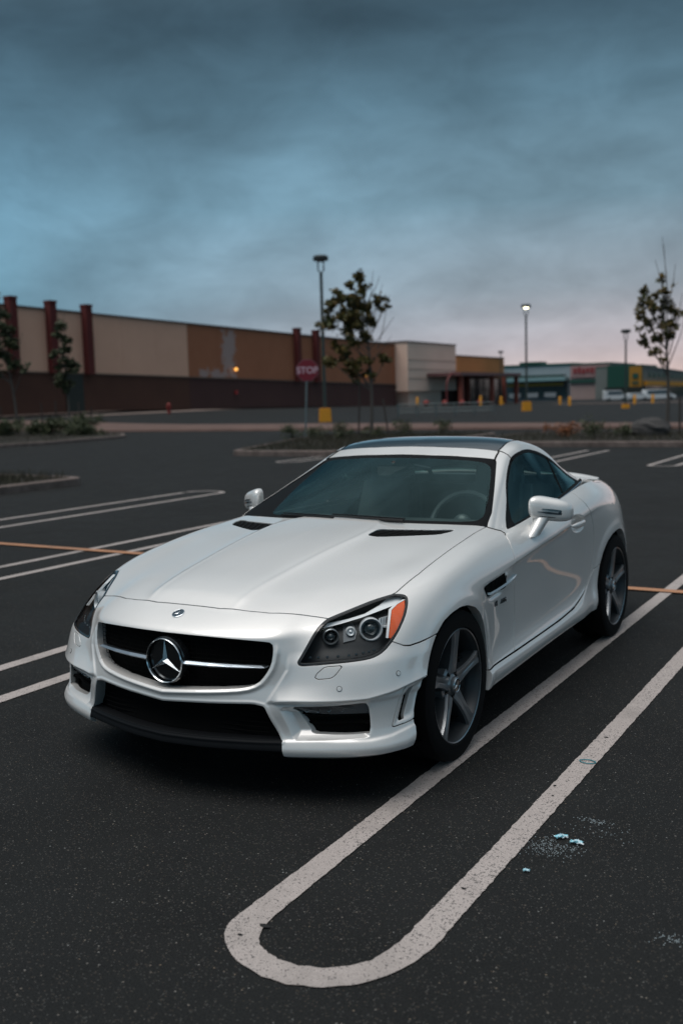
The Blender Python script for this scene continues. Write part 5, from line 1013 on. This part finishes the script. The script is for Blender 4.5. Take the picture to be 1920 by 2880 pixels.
for sgn in (1, -1):
    m = hlm if sgn > 0 else mirror(hlm)
    lens = npmesh('headlight', m[0], m[1], lensglass, car, nrm=m[2])
    r_ = cut(front, [lambda P: f_hl(P)-.0005, lambda P: .0075-f_hl(P)]); r_ = r_ if sgn > 0 else mirror(r_); rr = flange(r_[0]+r_[2]*.0012, r_[1], r_[2], depth=.006); npmesh('lamp_rim', rr[0], rr[1], gloss_black, lens, nrm=rr[2])
    bk = (m[0]+np.array([-.55*sgn, .78, -.10])*.075, m[1], m[2]); npmesh('lamp_bucket', bk[0], bk[1], lampblack, lens, nrm=bk[2])
    rim_ = flange(*m, dirf=lambda P, Nn, d: np.tile(np.array([-.55*sgn, .78, -.10])*.08, (len(P), 1)))
    w0 = len(m[1]); npmesh('lamp_wall', rim_[0], rim_[1][w0:], lampblack, lens, nrm=None)
    q = lambda p: Vector((p[0]*sgn, p[1], p[2])); ax = Vector((ax0.x*sgn, ax0.y, ax0.z))
    for nm, c_, R_ in (('big', TR['proj_big'][0], .044), ('small', TR['proj_small'][0], .030)):
        c_ = inset(c_, .045); e1 = MB(); e1.lathe([(R_*1.02, -.03), (R_*1.02, .012), (R_*.93, .014), (R_*.86, -.002), (R_*.80, -.014), (R_*.66, -.018)], ax, q(c_), 36); b_ = e1.build('projector_bezel', silver if nm == 'big' else shader('dark chrome', (.30, .33, .35), .3, .6), lens, smooth=True)
        e1 = MB(); e1.lathe([(R_*.68, -.018), (R_*.62, -.008), (R_*.45, .002), (R_*.22, .007), (.0001, .009)], ax, q(c_), 32); e1.build('projector_lens', shader('dark lens', (.03, .045, .05), .03, coat=1), lens, smooth=True)
        e1 = MB(); e1.lathe([(R_*.78, -.010), (R_*.72, -.002), (R_*.66, -.010)], ax, q(c_), 32); e1.build('projector_ring', black if nm == 'small' else chrome, lens, smooth=True)
    c_ = TR['refl']; e1 = MB(); e1.prism([q(inset(p, .06)) for p in c_[1:]], (-.02*sgn, .03, 0)); e1.build('reflector', shader('mirror cup', (.09, .10, .11), .3, .5), lens)
    e1 = MB(); cc = q(inset(c_[0], .045)); e1.lathe([(.020, -.01), (.015, .004), (.008, .0), (.0001, .006)], ax, cc, 14); e1.build('reflector_bulb', silver, lens, smooth=True)
    D_ = [Vector(p) for p in TR['drl']]
    ribbon(D_[1:2]+D_[4:9], [D_[0], D_[12], D_[11], D_[10], D_[9], D_[9]], sgn, 'light_guide', drlm, lens, .028)
    A_ = TR['amber']; ribbon([A_[0], A_[1], A_[2], A_[3], A_[4]], [A_[0], A_[8], A_[7], A_[6], A_[5]], sgn, 'amber_reflector', amber, lens, .012)
    Eo = TR['amber_edge']; off = Vector((-.006, -.004, 0)); ribbon([Vector(p)+off for p in Eo], [Vector(p)+Vector((.001, .001, 0)) for p in Eo], sgn, 'amber_frame', drlm, lens, .010)
    L_ = TR['ledrow']
    for k in range(9):
        t_ = (k+.5)/9; j = t_*4; i0 = int(j); c_ = Vector(L_[i0]).lerp(Vector(L_[min(i0+1, 4)]), j-i0); e1 = MB(); e1.lathe([(.006, .0), (.004, .003), (.0001, .0035)], ax, q(inset(c_, .03)-Vector((0, 0, .004))), 10); e1.build('led', shader('smoked led', (.10, .12, .13), .25, .6), lens)
    st_ = MB()
    for dx in (.052, .066, .08): st_.box(q(inset(TR['proj_big'][0], .05))+Vector((dx*.45*sgn, dx*.75, .018+dx*.1)), (.004, .02, .030))
    st_.box(q(inset(TR['proj_big'][0], .05))+Vector((.035*sgn, .048, .006)), (.03, .03, .006)); st_.build('lamp_vane', silver, lens)

frit = shader('black screen edge', (.006, .007, .008), .6, spec=.08)
# greenhouse: screen, roof, pillars, side glass
GG = greenhouse(); gn, gm = GG.shape[:2]; gv = GG.reshape(-1, 3); gq = grid_faces(gn, gm); gN = vnormals(gv, gq); gv[np.abs(gv[:, 0]) < 1e-6, 0] = 0; gT = np.concatenate([gq[:, [0, 1, 2]], gq[:, [0, 2, 3]]]); gh = (gv, gT, gN)
WIN = chaikin([(.905, .888), (1.041, .990), (1.159, 1.061), (1.297, 1.129), (1.413, 1.180), (1.496, 1.202), (1.600, 1.213), (1.70, 1.211), (1.80, 1.192), (1.885, 1.152), (1.965, 1.096), (2.03, 1.046), (2.085, 1.016), (1.767, .981), (1.583, .959), (1.358, .936), (1.149, .914), (1.0, .899)], 1, .2)
TRIM = chaikin([(.79, .845), (.845, .905), (1.02, .990), (1.15, 1.070), (1.29, 1.141), (1.408, 1.194), (1.494, 1.217), (1.60, 1.229), (1.71, 1.227), (1.815, 1.207), (1.90, 1.166), (1.985, 1.106), (2.06, 1.052), (2.14, 1.012), (2.14, .99), (1.767, .955), (1.583, .935), (1.358, .912), (1.149, .890), (.93, .84)], 1, .2)
WS = [(-.3, .2), (.80, .2), (.735, .68), (.723, .724), (.705, .82), (.634, 1.035), (.545, 1.290), (.530, 1.312), (.375, 1.274), (.179, 1.250), (-.3, 1.255)]
CLEAR = chaikin([(-.3, .545), (.20, .545), (.42, .590), (.60, .655), (.672, .70), (.688, .755), (.641, .935), (.560, 1.175), (.535, 1.225), (.490, 1.248), (.30, 1.212), (.10, 1.196), (-.3, 1.20)], 1, .15)
HDR = [(-.3, 1.375), (.23, 1.373), (.36, 1.387), (.507, 1.410), (.506, 1.48), (.498, 1.57), (.49, 1.705), (.475, 1.85), (.42, 1.90), (-.3, 1.915)]
RW = chaikin([(-.4, 2.03), (.40, 2.02), (.48, 2.10), (.56, 2.34), (.50, 2.40), (-.4, 2.43)], 1, .15)
g_win = lambda P: np.where(P[:, 0] > .5, sdf2(P[:, 1:], WIN), -.3); g_trim = lambda P: np.where(P[:, 0] > .5, sdf2(P[:, 1:], TRIM), -.3)
g_ws = lambda P: np.where(P[:, 2] < 1.27, sdf2(P[:, :2], WS), -.3); g_roof = lambda P: np.where(P[:, 2] > 1.2, sdf2(P[:, :2], HDR), -.3); g_rw = lambda P: sdf2(P[:, :2], RW)
frame = cut(gh, [lambda P: -g_ws(P)-G*.3, lambda P: -g_trim(P)-.0005, lambda P: -g_roof(P)-G, lambda P: -g_rw(P)])
m = flange(*both(cut(frame, [lambda P: 1.412-P[:, 1]-G*.8])), depth=.008); fr_o = npmesh('windshield_frame', m[0], m[1], paint, car, nrm=m[2])
m = flange(*both(cut(frame, [lambda P: P[:, 1]-1.412-G*.8])), depth=.012); roof = npmesh('roof', m[0], m[1], paint, car, nrm=m[2])
m = flange(*both(cut(gh, [lambda P: g_roof(P)-G])), depth=.008); npmesh('roof_panel', m[0], m[1], shader('black roof glass', (.006, .010, .014), .06, coat=1, spec=.9), roof, nrm=m[2])
def halves(a, b): b = mirror(b); return np.vstack([a[0], b[0]]), np.vstack([a[1], b[1]+len(a[0])]), np.vstack([a[2], b[2]])
CLEAR_R = chaikin([(-.3, .545), (.20, .545), (.38, .580), (.455, .605), (.478, .63), (.500, .90), (.512, 1.20), (.500, 1.235), (.470, 1.248), (.30, 1.212), (.10, 1.196), (-.3, 1.20)], 1, .15)  # black edge added on the right half, standing in for the inner pillar
m = halves(*[cut(gh, [lambda P: g_ws(P), lambda P, c=c: -sdf2(P[:, :2], c)]) for c in (CLEAR, CLEAR_R)])
sm_ = halves(*[cut(gh, [lambda P, c=c: sdf2(P[:, :2], c)]) for c in (CLEAR, CLEAR_R)])
hl_m = both(cut(gh, [lambda P: np.where((P[:, 1] > 1.25) & (P[:, 1] < 2.5), 1., -1.), lambda P: -g_trim(P), lambda P: -g_rw(P), lambda P: P[:, 2]-.98])); npmesh('headliner', hl_m[0]-hl_m[2]*.022, hl_m[1], shader('dark lining', (.03, .034, .035), .8), roof); scr = npmesh('windshield', *sm_[:2], wsglass, car, nrm=sm_[2])
npmesh('border_and_pillar_black', m[0]-m[2]*.001, m[1], frit, scr, nrm=m[2])
m = both(cut(gh, [g_rw])); npmesh('rear_window', m[0]-m[2]*.003, m[1], wsglass, car, nrm=m[2])
for sgn in (1, -1):
    fx = (lambda q: q) if sgn > 0 else mirror
    m = fx(cut(gh, [g_trim, lambda P: -g_win(P)])); m2 = flange(m[0]-m[2]*.002, m[1], m[2], depth=.01); npmesh('window_trim', m2[0], m2[1], frit, car, nrm=m2[2])
    for nm, f_ in (('side_window', lambda P: 1.865+(P[:, 2]-1.158)*.62+.0-P[:, 1] if False else (np.interp(P[:, 2], [.90, 1.005, 1.089, 1.158, 1.3], [1.68, 1.742, 1.820, 1.865, 1.93])-P[:, 1]-.008)), ('quarter_window', lambda P: P[:, 1]-np.interp(P[:, 2], [.90, 1.005, 1.089, 1.158, 1.3], [1.68, 1.742, 1.820, 1.865, 1.93])-.008)):
        m = fx(cut(gh, [g_win, f_])); npmesh(nm, m[0]-m[2]*.004, m[1], sideglass, car, nrm=m[2])
    dv = MB(); dv.tube([Vector((sgn*(x_-.007), y_, z_)) for x_, y_, z_ in ((.630, 1.872, 1.170), (.688, 1.820, 1.089), (.758, 1.742, 1.0), (.775, 1.72, .975))], .006, 6); dv.build('window_post', dark, car)
    bt = MB(); ln = [(.786, .915, .884), (.795, 1.0, .893), (.798, 1.149, .907), (.798, 1.358, .929), (.797, 1.583, .952), (.792, 1.767, .974), (.780, 1.93, .992), (.762, 2.08, 1.006), (.745, 2.16, 1.012)]
    rg = []
    for p in ln: rg.append([bt.b.verts.new(((p[0]+dx)*sgn, p[1], p[2]+dz)) for dx, dz in ((-.012, .011), (-.002, .009), (.004, -.001), (.002, -.008), (-.010, -.010))])
    for A_, B_ in zip(rg, rg[1:]):
        for k in range(5): bt.b.faces.new((A_[k], A_[(k+1) % 5], B_[(k+1) % 5], B_[k]))
    bt.b.faces.new(rg[0]); bt.b.faces.new(rg[-1]); bt.build('belt_trim', frit, car, smooth=True)
    b2 = MB(); b2.tube([(sgn*(p[0]+.004), p[1], p[2]+.003) for p in ln[:-1]], .0035, 5); b2.build('chrome_strip', chrome_soft, car, smooth=True)
    # inner trim of the windscreen pillar
    tr_ = MB(); A_ = [Vector((.70*1, .70, .918)), Vector((.668, .83, .985)), Vector((.60, 1.03, 1.075)), Vector((.53, 1.25, 1.175))]; dp = [.24, .18, .11, .04]
    va = [tr_.b.verts.new((p.x*sgn, p.y, p.z)) for p in A_]; vb = [tr_.b.verts.new(((p.x-.02)*sgn, p.y+d_, p.z-.02)) for p, d_ in zip(A_, dp)]
    for i in range(3): tr_.b.faces.new((va[i], va[i+1], vb[i+1], vb[i]))
    tr_.build('pillar_trim', dark, car)
    # door mirror
    mm = bmesh.new(); bmesh.ops.create_uvsphere(mm, u_segments=40, v_segments=24, radius=1)
    for v in mm.verts:
        x_, y_, z_ = v.co; pw = lambda a, e: math.copysign(abs(a)**e, a)
        x_, y_, z_ = pw(x_, .52), pw(y_, .72), pw(z_, .62)
        lo = z_ < 0
        hh = .069 if not lo else .062; taper = 1-.20*(x_+1)/2
        yy = -.062*abs(y_)**1.0 if y_ < 0 else .038*y_
        v.co = Vector((.918+.094*x_, 1.079+yy+.060*(x_+.15), .954-.018*x_+hh*z_*taper))
        if sgn < 0: v.co.x *= -1
    if sgn < 0: bmesh.ops.reverse_faces(mm, faces=mm.faces)
    me = bpy.data.meshes.new('door_mirror'); mm.to_mesh(me); mm.free(); me.polygons.foreach_set('use_smooth', np.ones(len(me.polygons), bool)); me.materials.append(paint); dm = link(bpy.data.objects.new('door_mirror', me), car)
    def mpt(u, v):   # point on the front of the mirror shell: u across -1..1, v up -1..1
        c_ = math.sqrt(max(0, 1-min(.98, abs(u)**2.4+abs(v)**2.4))); hh = .064; taper = 1-.20*(u+1)/2
        return Vector((sgn*(.918+.094*u), 1.079-.064*c_**.85+.060*(u+.15), .954-.018*u+hh*v*taper))
    for v0, v1, u0, u1 in ((.08, .24, -.25, .86), (-.22, -.04, -.45, .86), (-.20, .22, .50, .90)):
        s_ = MB(); n_ = 12; va = []; vb = []
        for k in range(n_+1):
            t = k/n_; u_ = u0+(u1-u0)*t; w_ = min(1, t*2.5)*1.0; c0 = (v0+v1)/2; va.append(s_.b.verts.new(mpt(u_, c0+(v1-v0)/2*w_)+Vector((0, -.0045, 0)))); vb.append(s_.b.verts.new(mpt(u_, c0-(v1-v0)/2*w_)+Vector((0, -.0045, 0))))
        fs = [s_.b.faces.new((va[i], va[i+1], vb[i+1], vb[i])) for i in range(n_)]
        g_ = bmesh.ops.extrude_face_region(s_.b, geom=fs); bmesh.ops.translate(s_.b, vec=(0, .009, 0), verts=[e for e in g_['geom'] if isinstance(e, bmesh.types.BMVert)]); s_.build('turn_signal', shader('dark smoked lens', (.025, .045, .06), .08, coat=1), dm)
    s_ = MB(); s_.tube([mpt(u_, -.52)+Vector((0, -.001, 0)) for u_ in np.linspace(-.9, .9, 14)], .0022, 5); s_.build('mirror_seam', black, dm, smooth=True)
    s_ = MB(); s_.lathe([(.0001, 0), (.9, 0)], (0, 1, 0), (0, 0, 0), 28)
    for v in s_.b.verts: v.co = Vector((sgn*(.918+.088*v.co.x), 1.119+.060*v.co.x, .957+.048*v.co.z))
    s_.build('mirror_glass', chrome, dm)
    sk = MB(); rg = []
    for (cx_, cy_, cz_, a_, b_) in ((.842, .985, .824, .026, .070), (.855, .990, .832, .030, .066), (.864, 1.01, .858, .032, .058), (.872, 1.035, .888, .036, .052), (.882, 1.06, .922, .048, .052)):
        rg.append([sk.b.verts.new((sgn*(cx_+a_*math.cos(q_)), cy_+b_*math.sin(q_), cz_-.25*a_*math.cos(q_)*0)) for q_ in [2*PI*k/16 for k in range(16)]])
    for A_, B_ in zip(rg, rg[1:]):
        for k in range(16): sk.b.faces.new((A_[k], A_[(k+1) % 16], B_[(k+1) % 16], B_[k]))
    sk.b.faces.new(rg[0]); sk.b.faces.new(rg[-1]); sk.build('mirror_stalk', paint, dm, smooth=True)
    # door handle
    hd = MB(); rg = []
    for t in np.linspace(-1, 1, 13):
        yy = 1.645+t*.118; zz = .812+t*.0; w_ = .017*(1-t**4*.75); xx = .893+.010*(1-t*t)-.012*t**6; rg.append([hd.b.verts.new((sgn*(xx+.007*math.cos(q_)), yy, zz+w_*math.sin(q_))) for q_ in [2*PI*k/12 for k in range(12)]])
    for A_, B_ in zip(rg, rg[1:]):
        for k in range(12): hd.b.faces.new((A_[k], A_[(k+1) % 12], B_[(k+1) % 12], B_[k]))
    hd.b.faces.new(rg[0]); hd.b.faces.new(rg[-1]); dr = [o for o in bpy.data.objects if o.name.startswith('door') and o.parent == car and o.name.split('.')[0] == 'door'][-1]
    hd.build('door_handle', paint, dr, smooth=True)
    # wheels
dchrome = shader('dark chrome letters', (.16, .18, .20), .25, .9)
for sgn in (1, -1):
    sm2 = MB(); P_ = []
    for x_, y_ in ((.728, .700), (.745, .703), (.765, .712), (.785, .722), (.803, .722), (.815, .716)):
        j = np.argmin((BV[:, 0]-x_)**2+(BV[:, 1]-y_)**2+(BV[:, 2] < .8)*9); P_.append((BV[j]+BN[j]*.0012)*(sgn, 1, 1))
    sm2.tube(P_, .0026, 5); sm2.build('pillar_seam', dark, car)
    for ln_, r_ in (([(.514, 1.413), (.530, 1.413), (.548, 1.412), (.566, 1.412), (.584, 1.410), (.592, 1.408)], .0028), ([(.531, 1.300), (.527, 1.33), (.522, 1.36), (.516, 1.39), (.510, 1.412)], .005), ([(.510, 1.412), (.508, 1.48), (.500, 1.57), (.492, 1.70), (.478, 1.84)], .003)):
        sm2 = MB(); P_ = []
        for x_, y_ in ln_:
            j = np.argmin((gv[:, 0]-x_)**2+(gv[:, 1]-y_)**2+(gv[:, 2] < 1.15)*9); P_.append((gv[j]+gN[j]*.0006)*(sgn, 1, 1))
        sm2.tube(P_, r_, 5); sm2.build('roof_seam', dark, car)
# badge lettering on the fenders
def text(s, size, loc, rot, mat, par, name, ext=.002, align='LEFT', sp=1.0):
    cu = bpy.data.curves.new(name, 'FONT'); cu.body = s; cu.size = size; cu.extrude = ext; cu.align_x = align; cu.space_character = sp; cu.offset = size*.018
    o = bpy.data.objects.new(name, cu); COL.objects.link(o); bpy.context.view_layer.update(); dg = bpy.context.evaluated_depsgraph_get()
    me = bpy.data.meshes.new_from_object(o.evaluated_get(dg)); bpy.data.objects.remove(o); o = bpy.data.objects.new(name, me); me.materials.clear(); me.materials.append(mat)
    o.matrix_world = Matrix.Translation(loc) @ rot.to_4x4(); link(o, par); return o
for sgn in (1, -1):
    rot = Matrix(((0, 0, 1), (1, 0, 0), (0, 1, 0))) if sgn > 0 else Matrix(((0, 0, -1), (-1, 0, 0), (0, 1, 0)))
    fe = [o for o in bpy.data.objects if o.name.split('.')[0] == 'fender'][0 if sgn > 0 else 1]
    y0 = .435 if sgn > 0 else .650
    sx_ = BV[np.argmin((BV[:, 1]-.52)**2+(BV[:, 2]-.585)**2+(BV[:, 0] < .7)*9), 0]+.0015; pass
    text('V8', .036, (sgn*sx_, y0, .574), rot, dchrome, fe, 'badge_letter', .003, sp=1.15); text('AMG', .030, (sgn*sx_, y0+sgn*.085, .574), rot, dchrome, fe, 'badge_letter', .003, sp=1.15)
# wipers
for sgn, pts in ((1, [(.36, .53, .945), (.15, .515, .952), (-.05, .52, .955)]), (-1, [(-.02, .50, .948), (-.18, .525, .949), (-.38, .57, .944)])):
    wp = MB(); wp.tube(pts, [.007, .006, .004], 6); wp.tube([(p[0], p[1]+.02, p[2]+.006) for p in pts], .0035, 5); wp.build('wiper', black, scr, smooth=True)

# interior
seatm = shader('grey seat leather', (.11, .125, .13), .5); leather = shader('dark leather', (.035, .042, .045), .5); trimg = shader('grey trim', (.06, .07, .075), .4, .4)
it = MB(); it.box((0, .93, .80), (1.36, .50, .16), bev=.04); it.box((0, 1.12, .74), (1.30, .25, .16), bev=.04); it.build('dashboard', leather, car, smooth=True)
it = MB(); it.box((0, 1.6, .50), (1.5, 1.2, .10)); it.box((0, 2.05, .80), (1.35, .22, .50), bev=.05); it.box((0, 1.5, .62), (.22, .9, .22), bev=.03)
for s in (1, -1): it.box((s*.74, 1.35, .74), (.07, 1.0, .30), bev=.02)
it.build('cabin', leather, car, smooth=True)
for s in (1, -1):
    se = MB(); se.box((s*.36, 1.50, .62), (.50, .50, .16), bev=.05); se.box((s*.36, 1.76, .82), (.48, .16, .50), Matrix.Rotation(-.25, 3, 'X'), taper=(.8, .8), bev=.05); se.box((s*.36, 1.80, 1.05), (.29, .11, .24), Matrix.Rotation(-.15, 3, 'X'), bev=.04); st = se.build('seat', seatm, car, smooth=True)
    ro = MB(); ro.tube([(s*.36-.20, 2.0, .98), (s*.36-.17, 1.99, 1.08), (s*.36, 1.98, 1.11), (s*.36+.17, 1.99, 1.08), (s*.36+.20, 2.0, .98)], .016, 8); ro.build('roll_hoop', trimg, car, smooth=True)
    lb = MB(); lb.box((s*.36-s*.12, 1.80, .90), (.012, .05, .34), Matrix.Rotation(-.25, 3, 'X')); lb.build('belt_strap', trimg, car)
sw = MB(); rc = Matrix.Rotation(math.radians(62), 3, 'X')
pts = [rc @ Vector((.185*math.cos(a), .185*math.sin(a), 0))+Vector((.37, 1.22, .845)) for a in np.linspace(0, 2*PI, 33)]
sw.tube(pts, .015, 8, cap=False); sw.box((.37, 1.22, .84), (.30, .03, .05), rc); sw.ball((.37, 1.22, .845), (.055, .04, .055)); sw.build('steering_wheel', shader('wheel leather', (.045, .055, .06), .4), car, smooth=True)
rm = MB(); rm.box((-.02, 1.19, 1.135), (.24, .035, .065), Matrix.Rotation(.2, 3, 'X'), bev=.014); rm.tube([(0, 1.17, 1.15), (0, 1.13, 1.185)], .012, 6)
rm.prism([(-.09, 1.12, 1.163), (.09, 1.12, 1.163), (.06, 1.05, 1.140), (.03, 1.01, 1.122), (-.03, 1.01, 1.122), (-.06, 1.05, 1.140)], (0, .05, -.02)); rm.build('rear_view_mirror', black, car, smooth=True)

# wheels: tyre, rim, five spokes, brake
def make_wheel(sx):
    w = empty('wheel', parent=car); X_ = sx*1.0
    t = MB(); pr = [(.236, -.10), (.236, -.118), (.250, -.124), (.285, -.128), (.305, -.119), (.318, -.100), (.3225, -.080), (.3225, -.030), (.316, -.028), (.316, -.022), (.3225, -.020), (.3225, .020), (.316, .022), (.316, .028), (.3225, .030), (.3225, .080), (.318, .100), (.305, .106), (.285, .110), (.262, .109), (.250, .110), (.243, .104), (.240, .095), (.238, -.02)]
    t.lathe(pr, (X_, 0, 0), (0, 0, 0), 72, close=True); t.build('tyre', rubber, w, smooth=True)
    r = MB(); r.lathe([(.240, .094), (.2455, .100), (.2445, .104), (.239, .103), (.234, .096), (.230, .080), (.222, .060), (.213, .02), (.210, -.06), (.225, -.10), (.232, -.10), (.232, .05)], (X_, 0, 0), (0, 0, 0), 72); r.build('rim', alloyd, w, smooth=True)
    r = MB(); r.lathe([(.2405, .1035), (.2455, .1005), (.2462, .1035), (.2425, .1065), (.238, .1045)], (X_, 0, 0), (0, 0, 0), 72, close=True); r.build('rim_edge', alloy2, w, smooth=True)
    h = MB(); h.lathe([(.036, .080), (.036, .093), (.033, .096), (.030, .095)], (X_, 0, 0), (0, 0, 0), 32); h.lathe([(.085, .03), (.083, .062), (.072, .070), (.050, .070), (.040, .078), (.034, .082)], (X_, 0, 0), (0, 0, 0), 40); h.build('hub', alloy, w, smooth=True)
    c = MB(); c.lathe([(.0305, .088), (.0305, .0955), (.028, .098), (.0265, .0965)], (X_, 0, 0), (0, 0, 0), 30); star(c, (X_*.094, 0, 0), .028, (X_, 0, 0), (0, 0, 1), .004, .15); c.build('cap_emblem', chrome, w)
    c = MB(); c.lathe([(.0268, .095), (.02, .0945), (.0001, .094)], (X_, 0, 0), (0, 0, 0), 24); c.build('centre_cap', gloss_black, w, smooth=True)
    for k in range(5):
        a = PI/2+k*2*PI/5; er = Vector((0, math.cos(a), math.sin(a))); et = Vector((0, -math.sin(a), math.cos(a))); ex = Vector((X_, 0, 0))
        s = MB(); rg = []
        # r, half width of face, half width of base, face height, base height, groove
        for (rr_, wf, wb, hf, hb) in ((.050, .030, .040, .078, .035), (.080, .026, .039, .084, .030), (.115, .021, .036, .089, .026), (.150, .0195, .034, .093, .026), (.185, .0205, .034, .097, .032), (.215, .024, .035, .099, .045), (.238, .031, .040, .1005, .070)):
            rg.append([s.b.verts.new(er*rr_+et*u_+ex*h_) for u_, h_ in ((-wb, hb), (-wf-.004, hf-.012), (-wf, hf), (-wf*.30, hf-.001), (0, hf-.0035), (wf*.30, hf-.001), (wf, hf), (wf+.004, hf-.012), (wb, hb))])
        for A_, B_ in zip(rg, rg[1:]):
            for q in range(8): s.b.faces.new((A_[q], A_[q+1], B_[q+1], B_[q]))
        so_ = s.build('spoke', alloy, w, smooth=True, recalc=True); so_.data.materials.append(alloyd)
        for pi, pl in enumerate(so_.data.polygons): pl.material_index = 1 if pi % 8 in (0, 7) else 0
        b = MB(); a2 = a+PI/5; bc = Vector((0, math.cos(a2), math.sin(a2)))*.056; b.lathe([(.0145, .060), (.0145, .074), (.012, .0745), (.0115, .066), (.0085, .066), (.0085, .078), (.0001, .080)], (X_, 0, 0), bc, 14); b.build('wheel_bolt', gloss_black, w, smooth=True)
    d = MB(); d.lathe([(.06, .0), (.172, .0), (.172, .016), (.06, .016)], (X_, 0, 0), (0, 0, 0), 48, close=True); d.build('brake_disc', shader('brake steel', (.18, .18, .19), .4, .9), w, smooth=True)
    d = MB(); d.lathe([(.232, -.06), (.0001, -.06)], (X_, 0, 0), (0, 0, 0), 32); d.build('wheel_back', dark, w)
    return w
for sx in (1, -1):
    w = make_wheel(sx); w.location = (sx*.772, 0, .3225)
    w2 = w.copy(); COL.objects.link(w2); w2.parent = car; w2.location = (sx*.778, 2.43, .3225)
    for ch in w.children:
        c_ = ch.copy(); COL.objects.link(c_); c_.parent = w2
# calipers
for sx in (1, -1):
    for yc in (0, 2.43):
        ca = MB()
        for a in np.linspace(-.45, .45, 5): ca.box((sx*.80, yc+.15*math.cos(a), .3225+.15*math.sin(a)), (.06, .055, .05), bev=.008)
        ca.build('brake_caliper', black, car)
# licence plate area stays bare: this car carries none in front
# small marks of the bulbs: ceiling reflections are left to the real lamps

# ================================================================ litter on the asphalt
foil = shader('crumpled pale blue plastic', (.42, .62, .66), .4); nb = NB(foil); nb.l(nb.mix(nb.ramp(nb.noise(60, 3), .35, .6), (.12, .60, .74), (.86, .88, .90)), nb.p.inputs['Base Color'])
def scrap(x, y, sx, sy, h, rz, label):
    m = bmesh.new(); bmesh.ops.create_grid(m, x_segments=9, y_segments=7, size=1)
    for v in m.verts:
        r = 1-.35*random.random() if max(abs(v.co.x), abs(v.co.y)) > .9 else 1; v.co = Vector((v.co.x*sx*r, v.co.y*sy*r, .006+h*random.random()*(1-.5*abs(v.co.x))))
    g_ = bmesh.ops.extrude_face_region(m, geom=list(m.faces)); bmesh.ops.translate(m, vec=(0, 0, -.0015), verts=[e for e in g_['geom'] if isinstance(e, bmesh.types.BMVert)]); bmesh.ops.recalc_face_normals(m, faces=m.faces)
    me = bpy.data.meshes.new('litter_scrap'); m.to_mesh(me); m.free(); me.materials.append(foil); o = link(bpy.data.objects.new('litter_scrap', me), label=label, cat='litter', group='pale blue scraps on the asphalt'); o.location = (x, y, 0); o.rotation_euler = (0, 0, rz)
scrap(1.505, -.560, .026, .010, .014, .55, 'torn blue and white scrap nearest the white line'); scrap(1.565, -.578, .026, .010, .012, .1, 'torn blue and white scrap just right of the other large one'); scrap(1.482, -.850, .012, .006, .008, .2, 'tiny blue scrap below the two large ones')
cm_ = shader('white crumbs', (.30, .35, .37), .8); V = []; F = []
def crumb(x, y, s):
    i = len(V); a = random.uniform(0, 6.3)
    for k in range(3): V.append((x+s*math.cos(a+2.1*k), y+s*math.sin(a+2.1*k), .002))
    V.append((x, y, .002+s*1.1)); F.extend([(i, i+1, i+3), (i+1, i+2, i+3), (i+2, i, i+3)])
for cx, cy, sx, sy, n in ((1.50, -.66, .045, .030, 170), (1.57, -.37, .030, .010, 70), (2.0, -1.05, .03, .02, 60), (1.62, -.45, .06, .03, 50), (1.47, -.60, .02, .02, 40), (1.55, -.62, .02, .015, 30)):
    for _ in range(n): crumb(random.gauss(cx, sx), random.gauss(cy, sy), random.uniform(.0012, .0032))
npmesh('crumbs', np.array(V), np.array(F), cm_, smooth=False, kind='stuff', label='scattered white crumbs on the asphalt round the blue scraps', cat='crumbs')
rg_ = MB(); rg_.tube([(1.375+.030*math.cos(a)*(1+.15*math.cos(2*a)), .185+.022*math.sin(a), .008) for a in np.linspace(0, 2*PI, 21)], .0022, 6, cap=False); rg_.build('bottle_ring', shader('teal plastic ring', (.05, .22, .26), .4), label='small teal plastic ring lying on the right white line', cat='litter', smooth=True)
# chips in the paint of the loop, small dark tar spots
tar = shader('tar', (.006, .006, .006), .7)
for x, y, a, b in ((.918, -1.525, .020, .010), (.885, -1.60, .009, .005), (1.358, .52, .012, .006), (1.335, -.12, .008, .006), (1.35, -1.05, .009, .007), (1.36, -.22, .006, .005)):
    m = bmesh.new(); f = m.faces.new([m.verts.new((x+a*random.uniform(.6, 1.2)*math.cos(q), y+b*random.uniform(.6, 1.2)*math.sin(q), .0062)) for q in np.linspace(0, 2*PI, 12)[:-1]]); me = bpy.data.meshes.new('tar_spot'); m.to_mesh(me); m.free(); me.materials.append(tar); link(bpy.data.objects.new('tar_spot', me), kind='structure')
